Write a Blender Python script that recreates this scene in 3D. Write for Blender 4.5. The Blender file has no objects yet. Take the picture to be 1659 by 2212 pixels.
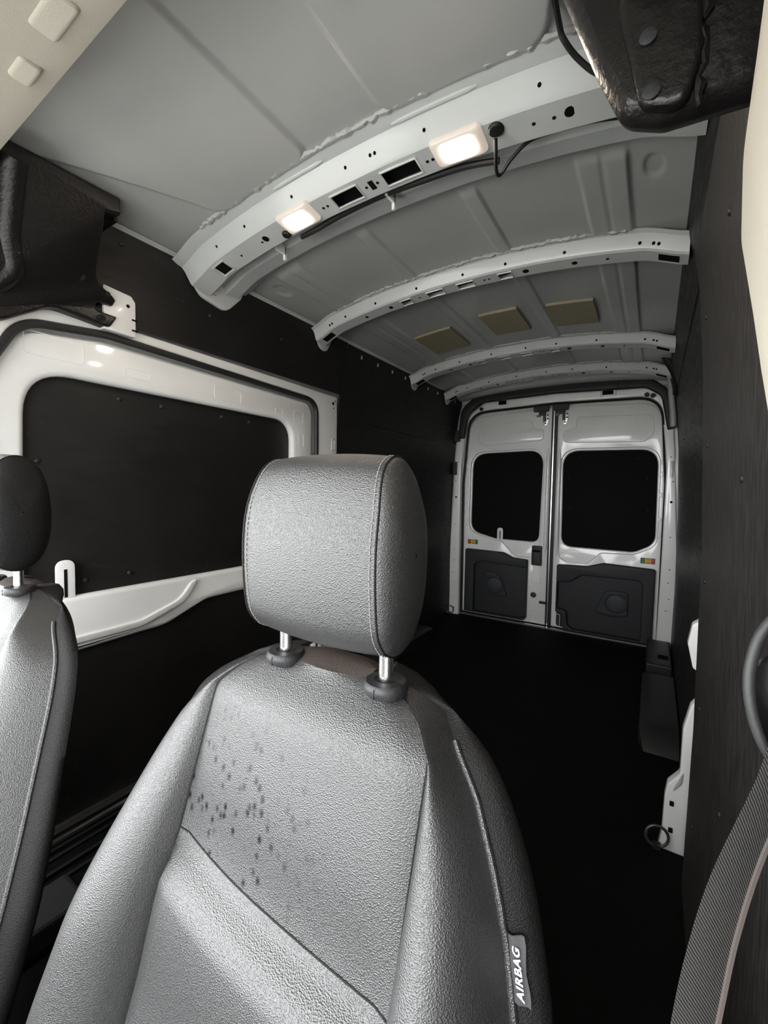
import bpy, bmesh, math, random
from mathutils import Vector, Matrix
random.seed(7)
sc = bpy.context.scene
COL = sc.collection

# ------------------------------------------------------------------ camera
F_PX = 911.77
cd = bpy.data.cameras.new('camera')
cd.sensor_fit = 'VERTICAL'; cd.sensor_height = 36.0; cd.sensor_width = 27.0
cd.lens = F_PX / 2212 * 36.0
cd.clip_start = 0.02; cd.clip_end = 200
cam = bpy.data.objects.new('camera', cd); COL.objects.link(cam)
_yaw, _pitch, _roll = 0.5676, -0.0515, 0.0161
_f = Vector((-math.sin(_yaw)*math.cos(_pitch), math.cos(_yaw)*math.cos(_pitch), math.sin(_pitch)))
_r = Vector((math.cos(_yaw), math.sin(_yaw), 0)); _u = _r.cross(_f)
_r2 = _r*math.cos(_roll) + _u*math.sin(_roll); _u2 = _u*math.cos(_roll) - _r*math.sin(_roll)
_m = Matrix((_r2, _u2, -_f)).transposed().to_4x4()
_m.translation = Vector((0.735, -3.8465, 1.1734))
cam.matrix_world = _m
sc.camera = cam

# ------------------------------------------------------------------ world: bright overcast sky
world = bpy.data.worlds.new('world'); sc.world = world
world.use_nodes = True
bgn = world.node_tree.nodes['Background']
bgn.inputs[0].default_value = (0.97, 0.985, 1.0, 1); bgn.inputs[1].default_value = 13.0

def portal(name, loc, rot, sx, sy):
    l = bpy.data.lights.new(name, 'AREA'); l.shape = 'RECTANGLE'; l.size = sx; l.size_y = sy
    l.cycles.is_portal = True
    o = bpy.data.objects.new(name, l); COL.objects.link(o); o.location = loc; o.rotation_euler = rot
    return o
# sampling portals in the cab's own windscreen and side window openings (they give no light of their own)
portal('windscreen_portal', (0, -4.88, 1.15), (math.radians(46), 0, 0), 1.8, 1.35)
portal('passenger_window_portal', (-0.93, -4.35, 1.12), (0, math.radians(-90), 0), 0.98, 1.5)
portal('driver_window_portal', (0.93, -4.95, 0.9), (0, math.radians(90), 0), 0.55, 0.65)

vs = sc.view_settings
vs.view_transform = 'Standard'; vs.look = 'None'; vs.gamma = 1.0; vs.use_curve_mapping = False
vs.exposure = 0.15
sc.cycles.max_bounces = 10; sc.cycles.diffuse_bounces = 7; sc.cycles.glossy_bounces = 4
sc.cycles.sample_clamp_indirect = 6.0
sc.cycles.caustics_reflective = False; sc.cycles.caustics_refractive = False

# ------------------------------------------------------------------ materials
def new_mat(name, col, rough=0.5, spec=0.5, metal=0.0, coat=0.0, coat_rough=0.1):
    m = bpy.data.materials.new(name); m.use_nodes = True
    b = m.node_tree.nodes['Principled BSDF']
    b.inputs['Base Color'].default_value = (*col, 1); b.inputs['Roughness'].default_value = rough
    b.inputs['Specular IOR Level'].default_value = spec; b.inputs['Metallic'].default_value = metal
    b.inputs['Coat Weight'].default_value = coat; b.inputs['Coat Roughness'].default_value = coat_rough
    return m, m.node_tree, b
def coords(nt):
    return nt.nodes.new('ShaderNodeTexCoord').outputs['Object']
def noise(nt, vec, scale, detail=4, rough=0.55):
    n = nt.nodes.new('ShaderNodeTexNoise'); n.inputs['Scale'].default_value = scale
    n.inputs['Detail'].default_value = detail; n.inputs['Roughness'].default_value = rough
    nt.links.new(vec, n.inputs['Vector']); return n.outputs[0]
def voro(nt, vec, scale, feature='F1'):
    n = nt.nodes.new('ShaderNodeTexVoronoi'); n.feature = feature; n.inputs['Scale'].default_value = scale
    nt.links.new(vec, n.inputs['Vector']); return n
def ramp(nt, fac, stops):
    n = nt.nodes.new('ShaderNodeValToRGB'); nt.links.new(fac, n.inputs[0])
    cr = n.color_ramp
    while len(cr.elements) < len(stops): cr.elements.new(0.5)
    for e, (p, c) in zip(cr.elements, stops):
        e.position = p; e.color = (c, c, c, 1) if isinstance(c, (int, float)) else (*c, 1)
    return n.outputs[0]
def mix(nt, fac, a, b):
    n = nt.nodes.new('ShaderNodeMix'); n.data_type = 'RGBA'
    for sock, v in ((n.inputs[0], fac), (n.inputs[6], a), (n.inputs[7], b)):
        if hasattr(v, 'links'): nt.links.new(v, sock)
        elif isinstance(v, (int, float)): sock.default_value = v if sock.type == 'VALUE' else (v, v, v, 1)
        else: sock.default_value = (*v, 1)
    return n.outputs[2]
def bump(nt, b, height, strength, dist, normal=None):
    n = nt.nodes.new('ShaderNodeBump'); n.inputs['Strength'].default_value = strength
    n.inputs['Distance'].default_value = dist
    nt.links.new(height, n.inputs['Height'])
    if normal: nt.links.new(normal, n.inputs['Normal'])
    nt.links.new(n.outputs[0], b.inputs['Normal']); return n.outputs[0]
def stretch(nt, vec, s):
    n = nt.nodes.new('ShaderNodeVectorMath'); n.operation = 'MULTIPLY'
    nt.links.new(vec, n.inputs[0]); n.inputs[1].default_value = s; return n.outputs[0]

def paint(name, col, rough=0.28, wob=0.15, coat=0.6):
    m, nt, b = new_mat(name, col, rough + 0.15, 0.5, 0, coat, rough * 0.35)
    v = coords(nt); n = noise(nt, v, 5, 3)
    c = mix(nt, ramp(nt, n, [(0.3, 0), (0.7, 1)]), tuple(x*0.94 for x in col), col)
    nt.links.new(c, b.inputs['Base Color'])
    bump(nt, b, noise(nt, v, 14, 2), wob, 0.002)
    return m
M = {}
M['white'] = paint('white_body_paint', (0.90, 0.90, 0.885), 0.2)
M['roof'] = paint('roof_grey_paint', (0.44, 0.445, 0.43), 0.35, 0.3, 0.5)  # even grey, darker than the bows
M['bow'] = paint('roof_bow_paint', (0.58, 0.60, 0.585), 0.3, 0.25, 0.5)
M['sealant'] = paint('seam_sealant', (0.42, 0.425, 0.41), 0.5, 0.6, 0.1)
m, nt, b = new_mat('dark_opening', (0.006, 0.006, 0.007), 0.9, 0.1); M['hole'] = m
# black film-faced plywood
m, nt, b = new_mat('black_plywood_lining', (0.012, 0.0115, 0.011), 0.5, 0.3)
v = coords(nt)
n1 = noise(nt, stretch(nt, v, (1, 3, 16)), 4.0, 6)
n2 = noise(nt, v, 2.2, 4)
c = mix(nt, ramp(nt, n2, [(0.35, 0), (0.7, 1)]), (0.009, 0.0083, 0.008), (0.015, 0.014, 0.0132))
scr = ramp(nt, noise(nt, stretch(nt, v, (1, 14, 5)), 6.0, 2), [(0.73, 0), (0.76, 1)])
c = mix(nt, scr, c, (0.05, 0.048, 0.044))
nt.links.new(c, b.inputs['Base Color'])
nt.links.new(ramp(nt, n1, [(0.3, 0.42), (0.75, 0.6)]), b.inputs['Roughness'])
bump(nt, b, n1, 0.1, 0.003); M['ply'] = m
# scuffed version for the panel behind the driver: long pale drag marks
m, nt, b = new_mat('scuffed_black_plywood', (0.02, 0.018, 0.017), 0.55, 0.45)
v = coords(nt)
n1 = noise(nt, stretch(nt, v, (1, 22, 4)), 5.0, 6)
n2 = noise(nt, stretch(nt, v, (1, 5, 2)), 3.0, 5)
c = mix(nt, ramp(nt, n1, [(0.4, 0), (0.75, 1)]), (0.016, 0.014, 0.013), (0.05, 0.046, 0.043))
c = mix(nt, ramp(nt, n2, [(0.68, 0), (0.72, 0.7)]), c, (0.075, 0.07, 0.065))
nt.links.new(c, b.inputs['Base Color']); bump(nt, b, n1, 0.5, 0.006); M['ply_scuff'] = m
m, nt, b = new_mat('darkened_rear_blank', (0.005, 0.0042, 0.004), 0.75, 0.12); M['blank'] = m  # lining darkened for the rear blanks, dark reflections put into the colour
# floor mat
m, nt, b = new_mat('black_floor_mat', (0.003, 0.003, 0.003), 0.75, 0.12)
v = coords(nt); bump(nt, b, noise(nt, v, 220, 2), 0.5, 0.002); M['floor'] = m
# black plastics
def plastic(name, col, rough, scale, strength):
    m, nt, b = new_mat(name, col, rough, 0.45)
    bump(nt, b, noise(nt, coords(nt), scale, 3), strength, 0.002); return m
M['plastic'] = plastic('black_trim_plastic', (0.013, 0.013, 0.014), 0.5, 260, 0.25)
M['lining'] = plastic('charcoal_door_lining', (0.022, 0.023, 0.026), 0.6, 300, 0.3)
M['lining_disc'] = plastic('grey_speaker_disc', (0.04, 0.042, 0.05), 0.6, 300, 0.2)
M['rubber'] = plastic('black_rubber', (0.01, 0.01, 0.01), 0.55, 90, 0.2)
M['bracket'] = plastic('black_rough_bracket', (0.009, 0.008, 0.008), 0.38, 120, 0.8)
M['cover'] = plastic('black_crinkled_cover', (0.009, 0.008, 0.008), 0.33, 75, 1.0)
M['silver'], nt, b = new_mat('brushed_silver', (0.6, 0.6, 0.6), 0.3, 0.5, 1.0)
M['chrome'], nt, b = new_mat('satin_chrome_post', (0.78, 0.78, 0.77), 0.22, 0.5, 1.0)
bump(nt, b, noise(nt, coords(nt), 400, 2), 0.15, 0.001)
M['dark_steel'], nt, b = new_mat('dark_steel', (0.12, 0.12, 0.12), 0.4, 0.5, 0.8)
# cream cab trim
m, nt, b = new_mat('cream_fabric_headliner', (0.44, 0.41, 0.345), 0.9, 0.15)
bump(nt, b, noise(nt, coords(nt), 500, 2), 0.4, 0.001); M['cream'] = m
m, nt, b = new_mat('cream_hard_trim', (0.54, 0.505, 0.42), 0.6, 0.35)
bump(nt, b, noise(nt, coords(nt), 350, 2), 0.25, 0.001); M['cream_hard'] = m
# leather
def leather(name, col, rough, stains=False, grain=600.0, spec=0.8):
    m, nt, b = new_mat(name, col, rough, spec)
    v = coords(nt)
    vo = voro(nt, stretch(nt, v, (1, 1, 1.3)), grain, 'F1')
    big = noise(nt, v, 14, 1)
    n1 = nt.nodes.new('ShaderNodeBump'); n1.inputs['Strength'].default_value = 0.03; n1.inputs['Distance'].default_value = 0.004
    nt.links.new(big, n1.inputs['Height'])
    bump(nt, b, vo.outputs['Distance'], 0.5, 0.0012, n1.outputs[0])
    b.inputs['Sheen Weight'].default_value = 0.0
    if stains:   # dried splash marks on the upper backrest insert
        sp = voro(nt, stretch(nt, v, (1, 1, 0.72)), 85.0)
        dots = ramp(nt, sp.outputs['Distance'], [(0.12, 1), (0.42, 0)])
        cell = nt.nodes.new('ShaderNodeSeparateColor'); nt.links.new(sp.outputs['Color'], cell.inputs[0])
        pick = ramp(nt, cell.outputs[0], [(0.30, 0), (0.35, 1)])
        sep = nt.nodes.new('ShaderNodeSeparateXYZ'); nt.links.new(v, sep.inputs[0])
        mr = nt.nodes.new('ShaderNodeMapRange'); mr.inputs[1].default_value = 0.47; mr.inputs[2].default_value = 0.36
        nt.links.new(sep.outputs[0], mr.inputs[0])
        mz = nt.nodes.new('ShaderNodeMapRange'); mz.inputs[1].default_value = 0.90; mz.inputs[2].default_value = 0.77
        nt.links.new(sep.outputs[2], mz.inputs[0])
        def mul(a, c2):
            n = nt.nodes.new('ShaderNodeMath'); n.operation = 'MULTIPLY'; nt.links.new(a, n.inputs[0]); nt.links.new(c2, n.inputs[1]); return n.outputs[0]
        k = mul(mul(dots, pick), mul(mr.outputs[0], mz.outputs[0]))
        nt.links.new(mix(nt, k, col, (0.004, 0.004, 0.005)), b.inputs['Base Color'])
        nt.links.new(ramp(nt, k, [(0.0, 0.8), (1.0, 0.08)]), b.inputs['Specular IOR Level'])
    return m
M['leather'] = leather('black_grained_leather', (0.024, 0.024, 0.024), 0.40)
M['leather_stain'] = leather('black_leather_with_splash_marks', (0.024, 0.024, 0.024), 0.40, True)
M['leather_side'] = leather('black_side_shade_leather', (0.007, 0.0066, 0.0064), 0.55, spec=0.18)  # darker side leather; also paints in shade on the passenger head restraint
M['leather_top'] = leather('dusty_brown_black_leather', (0.045, 0.036, 0.032), 0.5, spec=0.35)
M['thread'], nt, b = new_mat('grey_stitch_thread', (0.26, 0.255, 0.24), 0.7, 0.3)
M['tag'], nt, b = new_mat('grey_woven_tag', (0.055, 0.054, 0.057), 0.8, 0.2)
M['tag_text'], nt, b = new_mat('white_tag_print', (0.9, 0.9, 0.9), 0.7, 0.2)
m, nt, b = new_mat('woven_belt_webbing', (0.10, 0.096, 0.09), 0.7, 0.3)
v = coords(nt)
w = nt.nodes.new('ShaderNodeTexWave'); w.inputs['Scale'].default_value = 180; w.inputs['Distortion'].default_value = 1.5
w.bands_direction = 'DIAGONAL'; nt.links.new(v, w.inputs[0])
bump(nt, b, w.outputs[1], 0.7, 0.0012); M['belt'] = m
M['belt_loop'] = plastic('grey_satin_guide', (0.025,0.025,0.025), 0.55, 200, 0.2)
M['gloss_black'], nt, b = new_mat('gloss_black_plastic', (0.004, 0.004, 0.004), 0.2, 0.25)
M['belt_edge'], nt, b = new_mat('worn_belt_edge', (0.12, 0.10, 0.09), 0.7, 0.3)
M['pad'], nt, b = new_mat('olive_adhesive_pad', (0.23, 0.20, 0.12), 0.5, 0.4)
v = coords(nt); nt.links.new(mix(nt, noise(nt, v, 90, 3), (0.27, 0.235, 0.145), (0.36, 0.32, 0.2)), b.inputs['Base Color'])
for k, c in (('green', (0.05, 0.22, 0.12)), ('yellow', (0.75, 0.47, 0.03)), ('red', (0.5, 0.07, 0.05)), ('black_print', (0.02, 0.02, 0.02))):
    M[k], nt, b = new_mat('sticker_' + k, c, 0.4, 0.4)
m, nt, b = new_mat('lamp_lens_lit', (0.9, 0.88, 0.85), 0.25, 0.5)
b.inputs['Emission Color'].default_value = (1.0, 0.83, 0.66, 1); b.inputs['Emission Strength'].default_value = 130.0; M['lamp'] = m
m, nt, b = new_mat('lamp_clear_rim', (0.5, 0.48, 0.46), 0.2, 0.5)
b.inputs['Emission Color'].default_value = (1.0, 0.82, 0.66, 1); b.inputs['Emission Strength'].default_value = 0.35; M['lamp_rim'] = m
m, nt, b = new_mat('grey_pavement', (0.5, 0.49, 0.46), 0.9, 0.2)
nt.links.new(mix(nt, noise(nt, coords(nt), 3, 6), (0.44, 0.43, 0.41), (0.55, 0.54, 0.51)), b.inputs['Base Color']); M['ground'] = m
M['cab_dark'] = plastic('dark_grey_dash_plastic', (0.03, 0.03, 0.032), 0.6, 200, 0.2)
M['white_out'] = M['white']

# ------------------------------------------------------------------ helpers
def finish(me, smooth=True, angle=38):
    bm = bmesh.new(); bm.from_mesh(me)
    bmesh.ops.recalc_face_normals(bm, faces=bm.faces)
    ca = math.radians(angle)
    for f in bm.faces: f.smooth = smooth
    for e in bm.edges:
        if len(e.link_faces) == 2: e.smooth = e.calc_face_angle(3.2) < ca
    bm.to_mesh(me); bm.free()
def link(name, me, mat, parent=None, label=None):
    o = bpy.data.objects.new(name, me); COL.objects.link(o)
    if mat is not None:
        me.materials.clear(); me.materials.append(M[mat] if isinstance(mat, str) else mat)
    if parent is not None:
        o.parent = parent
        o.location = -parent.location if parent.parent is None else -(parent.location + parent.parent.location)
        # geometry is written in van coordinates: undo the parents' offsets
    if label: o['label'] = label
    return o
def mesh(name, verts, faces, mat, parent=None, smooth=True, angle=38, label=None):
    me = bpy.data.meshes.new(name); me.from_pydata([tuple(v) for v in verts], [], faces); finish(me, smooth, angle)
    return link(name, me, mat, parent, label)
def tag(o, label=None, cat=None, group=None, kind=None):
    if label: o['label'] = label
    if cat: o['category'] = cat
    if group: o['group'] = group
    if kind: o['kind'] = kind
    return o
def empty(name, loc=(0, 0, 0)):
    o = bpy.data.objects.new(name, None); COL.objects.link(o); o.location = loc; o.empty_display_size = 0.05
    return o
class MB:
    def __init__(s): s.v = []; s.f = []
    def add(s, v, f):
        n = len(s.v); s.v += [tuple(p) for p in v]; s.f += [tuple(i + n for i in q) for q in f]; return s
    def box(s, x0, x1, y0, y1, z0, z1):
        return s.add([(x0,y0,z0),(x1,y0,z0),(x1,y1,z0),(x0,y1,z0),(x0,y0,z1),(x1,y0,z1),(x1,y1,z1),(x0,y1,z1)],
                     [(0,3,2,1),(4,5,6,7),(0,1,5,4),(1,2,6,5),(2,3,7,6),(3,0,4,7)])
    def tube(s, pts, r, n=10, cap=True):
        pts = [Vector(p) for p in pts]; rr = r if isinstance(r, (list, tuple)) else [r]*len(pts)
        rings = []; up = None
        for i, p in enumerate(pts):
            t = (pts[min(i+1, len(pts)-1)] - pts[max(i-1, 0)]).normalized()
            if up is None:
                up = Vector((0,0,1)) if abs(t.z) < 0.9 else Vector((1,0,0))
            a = t.cross(up).normalized(); up = a.cross(t).normalized()
            rings.append([p + (a*math.cos(k*2*math.pi/n) + up*math.sin(k*2*math.pi/n))*rr[i] for k in range(n)])
        v = [q for g in rings for q in g]; f = []
        for i in range(len(pts)-1):
            for k in range(n): f.append((i*n+k, i*n+(k+1)%n, (i+1)*n+(k+1)%n, (i+1)*n+k))
        if cap: f += [tuple(range(n)), tuple(range((len(pts)-1)*n, len(pts)*n))]
        return s.add(v, f)
    def lathe(s, prof, base, axis, n=18):   # prof: (radius, height along axis)
        ax = Vector(axis).normalized(); a = ax.orthogonal().normalized(); b2 = ax.cross(a); base = Vector(base)
        v = []; f = []
        for (r, h) in prof:
            for k in range(n):
                t = 2*math.pi*k/n; v.append(base + ax*h + (a*math.cos(t) + b2*math.sin(t))*r)
        for i in range(len(prof)-1):
            for k in range(n): f.append((i*n+k, i*n+(k+1)%n, (i+1)*n+(k+1)%n, (i+1)*n+k))
        f += [tuple(range(n)), tuple(range((len(prof)-1)*n, len(prof)*n))]
        return s.add(v, f)
    def grid(s, rows):     # rows of points
        nr, nc = len(rows), len(rows[0])
        return s.add([p for r in rows for p in r],
                     [(i*nc+j, i*nc+j+1, (i+1)*nc+j+1, (i+1)*nc+j) for i in range(nr-1) for j in range(nc-1)])
    def build(s, name, mat, parent=None, smooth=True, angle=38, label=None):
        return mesh(name, s.v, s.f, mat, parent, smooth, angle, label)
def smooth_path(pts, n=6):
    pts = [Vector(p) for p in pts]; out = []
    for i in range(len(pts)-1):
        p0, p1, p2, p3 = pts[max(i-1,0)], pts[i], pts[i+1], pts[min(i+2,len(pts)-1)]
        for k in range(n):
            t = k/n
            out.append(0.5*((2*p1) + (p2-p0)*t + (2*p0-5*p1+4*p2-p3)*t*t + (-p0+3*p1-3*p2+p3)*t**3))
    out.append(pts[-1]); return out
def rpoly(pts, radii, n=6):
    """closed polygon with rounded corners"""
    if isinstance(radii, (int, float)): radii = [radii]*len(pts)
    P = [Vector((p[0], p[1])) for p in pts]; out = []
    for i, p in enumerate(P):
        a, c, r = P[i-1], P[(i+1) % len(P)], radii[i]
        d1, d2 = (a-p), (c-p); l1, l2 = d1.length, d2.length; d1 /= l1; d2 /= l2
        ang = d1.angle(d2)
        if r <= 1e-5 or ang > 3.1: out.append((p.x, p.y)); continue
        t = min(r/math.tan(ang/2), l1*0.49, l2*0.49)
        q1, q2 = p+d1*t, p+d2*t
        for k in range(n+1):
            s = k/n; q = q1*(1-s)**2 + p*2*s*(1-s) + q2*s*s
            out.append((q.x, q.y))
    return out
PLANES = {   # local (a, b, c) -> van; c points into the load space
    'rear': lambda a, b, c: (a, -c, b),
    'left': lambda a, b, c: (c, a, b),
    'right': lambda a, b, c: (-c, a, b),
    'front': lambda a, b, c: (a, c, b),
    'top': lambda a, b, c: (a, b, -c)}
def plate(name, loops, c0, c1, bev, mat, plane, parent=None, warp=None, label=None, ang=30):
    """flat piece with thickness c0..c1, bevelled edges; loops[0] outline, others holes"""
    cu = bpy.data.curves.new('tmp', 'CURVE'); cu.dimensions = '2D'; cu.fill_mode = 'BOTH'
    h = (c1-c0)/2; bev = min(bev, h*0.95)
    cu.extrude = h - bev; cu.bevel_depth = bev; cu.bevel_resolution = 2; cu.offset = -bev
    for lp in loops:
        sp = cu.splines.new('POLY'); sp.points.add(len(lp)-1)
        for q, (a, b2) in zip(sp.points, lp): q.co = (a, b2, 0, 1)
        sp.use_cyclic_u = True
    ob = bpy.data.objects.new('tmp', cu); COL.objects.link(ob)
    dg = bpy.context.evaluated_depsgraph_get()
    me = bpy.data.meshes.new_from_object(ob.evaluated_get(dg))
    bpy.data.objects.remove(ob); bpy.data.curves.remove(cu)
    fn = PLANES[plane]; cm = (c0+c1)/2
    for vx in me.vertices:
        p = fn(vx.co.x, vx.co.y, vx.co.z + cm)
        vx.co = warp(*p) if warp else p
    me.name = name
    bm = bmesh.new(); bm.from_mesh(me); bmesh.ops.remove_doubles(bm, verts=bm.verts, dist=1e-5)
    bm.to_mesh(me); bm.free()
    finish(me, True, ang)
    return link(name, me, mat, parent, label)
def rect(a0, a1, b0, b1, r=0.0, n=6):
    return rpoly([(a0,b0),(a1,b0),(a1,b1),(a0,b1)], r, n)
def rib_loop(name, loop, c, r, mat, plane, parent, closed=True):
    fn = PLANES[plane]; pts = [fn(a, b2, c) for a, b2 in loop]
    if closed: pts.append(pts[0]); 
    return MB().tube(pts, r, 6, not closed).build(name, mat, parent)
def lerp_tab(tab, x):
    if x <= tab[0][0]: return tab[0][1]
    for (a, fa), (b2, fb) in zip(tab, tab[1:]):
        if x <= b2: return fa + (fb-fa)*(x-a)/(b2-a)
    return tab[-1][1]
def sstep(a, b2, x):
    t = min(1, max(0, (x-a)/(b2-a))); return t*t*(3-2*t)
_disc = {}
def disc(name, center, normal, r, mat, parent, h=0.0012, dome=False):
    """small round piece (bolt hole, rivet); alike pieces share mesh data"""
    key = (round(r, 4), mat, dome)
    if key not in _disc:
        mb = MB(); prof = [(r, -0.0008), (r, h*0.5), (r*0.8, h), (r*0.01, h)] if not dome else \
            [(r, -0.001), (r, 0.001), (r*0.85, r*0.35), (r*0.5, r*0.55), (r*0.02, r*0.6)]
        mb.lathe(prof, (0,0,0), (0,0,1), 12)
        me = bpy.data.meshes.new(name); me.from_pydata(mb.v, [], mb.f); finish(me); me.materials.append(M[mat]); _disc[key] = me
    o = bpy.data.objects.new(name, _disc[key]); COL.objects.link(o)
    o.parent = parent
    off = Vector((0,0,0)); q = parent
    while q is not None: off += q.location; q = q.parent
    o.location = Vector(center) - off
    o.rotation_mode = 'QUATERNION'; o.rotation_quaternion = Vector(normal).to_track_quat('Z', 'Y')
    return o
# parents of parents sit at the origin in this scene except the things built on an Empty
def sub(name, me_obj): return me_obj

# ------------------------------------------------------------------ van dimensions (m): X across, Y rearwards (0 = rear doors), Z up (0 = load floor)
WALL = [(0.0,0.885),(0.5,0.893),(1.0,0.89),(1.5,0.872),(1.75,0.852),(1.87,0.836),(2.04,0.79)]
def xw(z): return lerp_tab(WALL, z)
def roof_z(x, y): return 2.122 - 0.088*(abs(x)/0.8)**2.2 - 0.012*max(0.0, (y+2.8)/2.4)

# ================================================================== SETTING
ground = MB().box(-30, 30, -40, 25, -0.85, -0.75).build('ground', 'ground', smooth=False)
tag(ground, 'pale grey pavement outside the van', kind='structure')

fl = MB().box(-0.93, 0.93, -3.36, 0.06, -0.06, 0.0); fl.box(-0.93, 0.93, -5.3, -3.36, -0.36, -0.3); fl.box(-0.93, 0.93, -3.38, -3.36, -0.36, 0)
floor = fl.build('floor', 'floor', smooth=False); tag(floor, 'black rubber load floor mat', kind='structure')

def wall_panel(parent, side, y0, y1, z0, z1, inset=0.0, mat='ply', thick=0.006):
    zs = [z0]
    for z, _ in WALL:
        if z0 + 0.01 < z < z1 - 0.01: zs.append(z)
    zs.append(z1)
    zz = []
    for a, b2 in zip(zs, zs[1:]): zz += [a + (b2-a)*k/3 for k in range(3)]
    zz.append(z1); mb = MB()
    def X(z, d): return side*(xw(z) - inset + d)
    loop = [(X(z, 0), z) for z in zz] + [(X(z, thick), z) for z in reversed(zz)]
    n = len(loop)
    v = [(x, y0, z) for x, z in loop] + [(x, y1, z) for x, z in loop]
    f = [(i, (i+1) % n, n+(i+1) % n, n+i) for i in range(n)]
    m2 = len(zz)
    for i in range(m2-1):
        f.append((i, i+1, n-2-i, n-1-i)); f.append((n+i, n+i+1, n+n-2-i, n+n-1-i))
    mb.add(v, f)
    return mb.build('wall_panel', mat, parent, True, 30)

# --- left wall: outer body skin + black plywood lining
wl = MB().box(-1.0, -0.96, -3.5, 0.1, -0.4, 2.2); wl.box(-1.0, -0.9, -3.5, 0.1, 2.06, 2.2)
wall_left = wl.build('wall_left', 'white', smooth=False); tag(wall_left, 'left side wall with black plywood lining', kind='structure')
wall_panel(wall_left, -1, -3.4, -1.862, 1.735, 2.055)
wall_panel(wall_left, -1, -1.858, -0.10, 1.602, 2.05)
wall_panel(wall_left, -1, -1.858, -0.10, 0.0, 1.598)
for (y, z) in ((-3.095,1.985),(-2.861,2.0),(-2.741,1.878),(-2.35,1.9)):
    disc('rivet', (-xw(z), y, z), (1, 0, -0.15), 0.009, 'plastic', wall_left, dome=True)
for (y, z) in ((-1.6,1.9),(-1.2,1.9),(-0.7,1.9),(-1.6,1.0),(-1.1,0.9),(-0.6,1.0),(-1.5,0.35)):
    disc('rivet', (-xw(z), y, z), (1, 0, 0), 0.007, 'plastic', wall_left, dome=True)
# white flange of the roof rail along the wall head
MB().grid([[(-0.80+dx, y, 2.032+dz) for y in [-3.4+0.1*k for k in range(33)]] for dx, dz in ((-0.05,-0.055),(-0.014,-0.050),(-0.004,-0.036),(0.002,-0.012),(0.02,0.0))]).build('roof_rail_flange', 'bow', wall_left)
for k in range(9):
    y = -1.72 + 0.18*k
    MB().box(-0.825, -0.803, y, y+0.014, 1.972, 1.998).build('rail_clip', 'bow', wall_left, False)
for y in (-3.02, -2.95, -3.09):
    MB().box(-0.806, -0.7975, y, y+0.045, 2.017, 2.0215).build('flange_slot', 'hole', wall_left, False)

# --- right wall
wr = MB().box(0.96, 1.0, -3.5, 0.1, -0.4, 2.2); wr.box(0.9, 1.0, -3.5, 0.1, 2.06, 2.2)
wall_right = wr.build('wall_right', 'white', smooth=False); tag(wall_right, 'right side wall with scuffed black plywood lining', kind='structure')
wall_panel(wall_right, 1, -2.33, -0.10, 0.0, 1.86)
wall_panel(wall_right, 1, -3.4, -2.36, 0.02, 1.84, 0.034, 'ply_scuff')
wall_panel(wall_right, 1, -3.4, -0.10, 1.868, 2.045, 0.004)
for (y, z) in ((-2.5,1.62),(-2.5,1.3),(-2.48,0.95),(-2.5,0.62),(-2.9,1.66),(-2.9,0.6),(-2.5,0.3),(-3.0,1.2)):
    disc('rivet', (xw(z)-0.034, y, z), (-1, 0, 0), 0.007, 'plastic', wall_right, dome=True)
for (y, z) in ((-1.9,1.5),(-1.5,1.5),(-1.2,1.15),(-0.8,1.5),(-0.5,1.15),(-1.8,0.6),(-1.2,0.6)):
    disc('rivet', (xw(z), y, z), (-1, 0, 0), 0.007, 'plastic', wall_right, dome=True)
# exposed white body pillar between the two lining sheets, seen end-on
plate('body_pillar', [rpoly([(0.795,0.0),(0.9,0.0),(0.9,0.56),(0.862,0.50),(0.846,0.42),(0.844,0.27),(0.812,0.225),(0.806,0.18),(0.803,0.06)], [0,0,0,.02,.03,.03,.02,.02,.02])], 2.17, 2.21, 0.006, 'white', 'rear', wall_right)
plate('body_pillar', [rpoly([(0.846,0.70),(0.856,0.765),(0.9,0.80),(0.9,0.60),(0.862,0.625)], [.01,.02,0,0,.01])], 2.17, 2.21, 0.005, 'white', 'rear', wall_right)
plate('pillar_rib', [rpoly([(0.822,0.20),(0.85,0.24),(0.853,0.28),(0.848,0.27)], 0.004)], 2.208, 2.214, 0.002, 'roof', 'rear', wall_right)
for (x, z) in ((0.826,0.165),(0.826,0.075)):
    MB().box(x-0.006, x+0.006, -2.2125, -2.2, z-0.008, z+0.008).build('square_hole', 'hole', wall_right, False)
# ------------------------------------------------------------------ roof
roof_skin = MB().box(-1.0, 1.0, -4.05, 0.12, 2.16, 2.2)
ceiling = roof_skin.build('ceiling', 'roof', smooth=False); tag(ceiling, 'painted steel van roof with pressed ribs and cross bows', kind='structure')
def roof_panel(y0, y1, height, nx=220, ny=40):
    xs = [-0.82 + 1.64*i/nx for i in range(nx+1)]; ys = [y0 + (y1-y0)*j/ny for j in range(ny+1)]
    return MB().grid([[(x, y, roof_z(x, y) + height(x, y, y0, y1)) for x in xs] for y in ys]).build('roof_panel', 'roof', ceiling, True, 60)
def pads(x, y, y0, y1):    # front bay: two big pressed fields, rounded at the rear
    ax = abs(x); xi, xo = 0.125, 0.502 + 0.43*max(0, -2.87-y)**1.15
    r = 0.05; cx, hx = (xi+xo)/2, (xo-xi)/2; cy0, cy1 = y0-1, -2.915
    dx = abs(ax-cx)-hx+r; dy = y-cy1+r
    d = math.hypot(max(dx,0), max(dy,0)) + min(max(dx,dy),0) - r
    h = -0.011*sstep(0.007, -0.007, d)
    # inner softer field
    d2 = abs(ax-0.31) - 0.10
    h += 0.004*sstep(0.05, -0.05, d2)*sstep(-2.95, -3.3, y)
    return h
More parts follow.
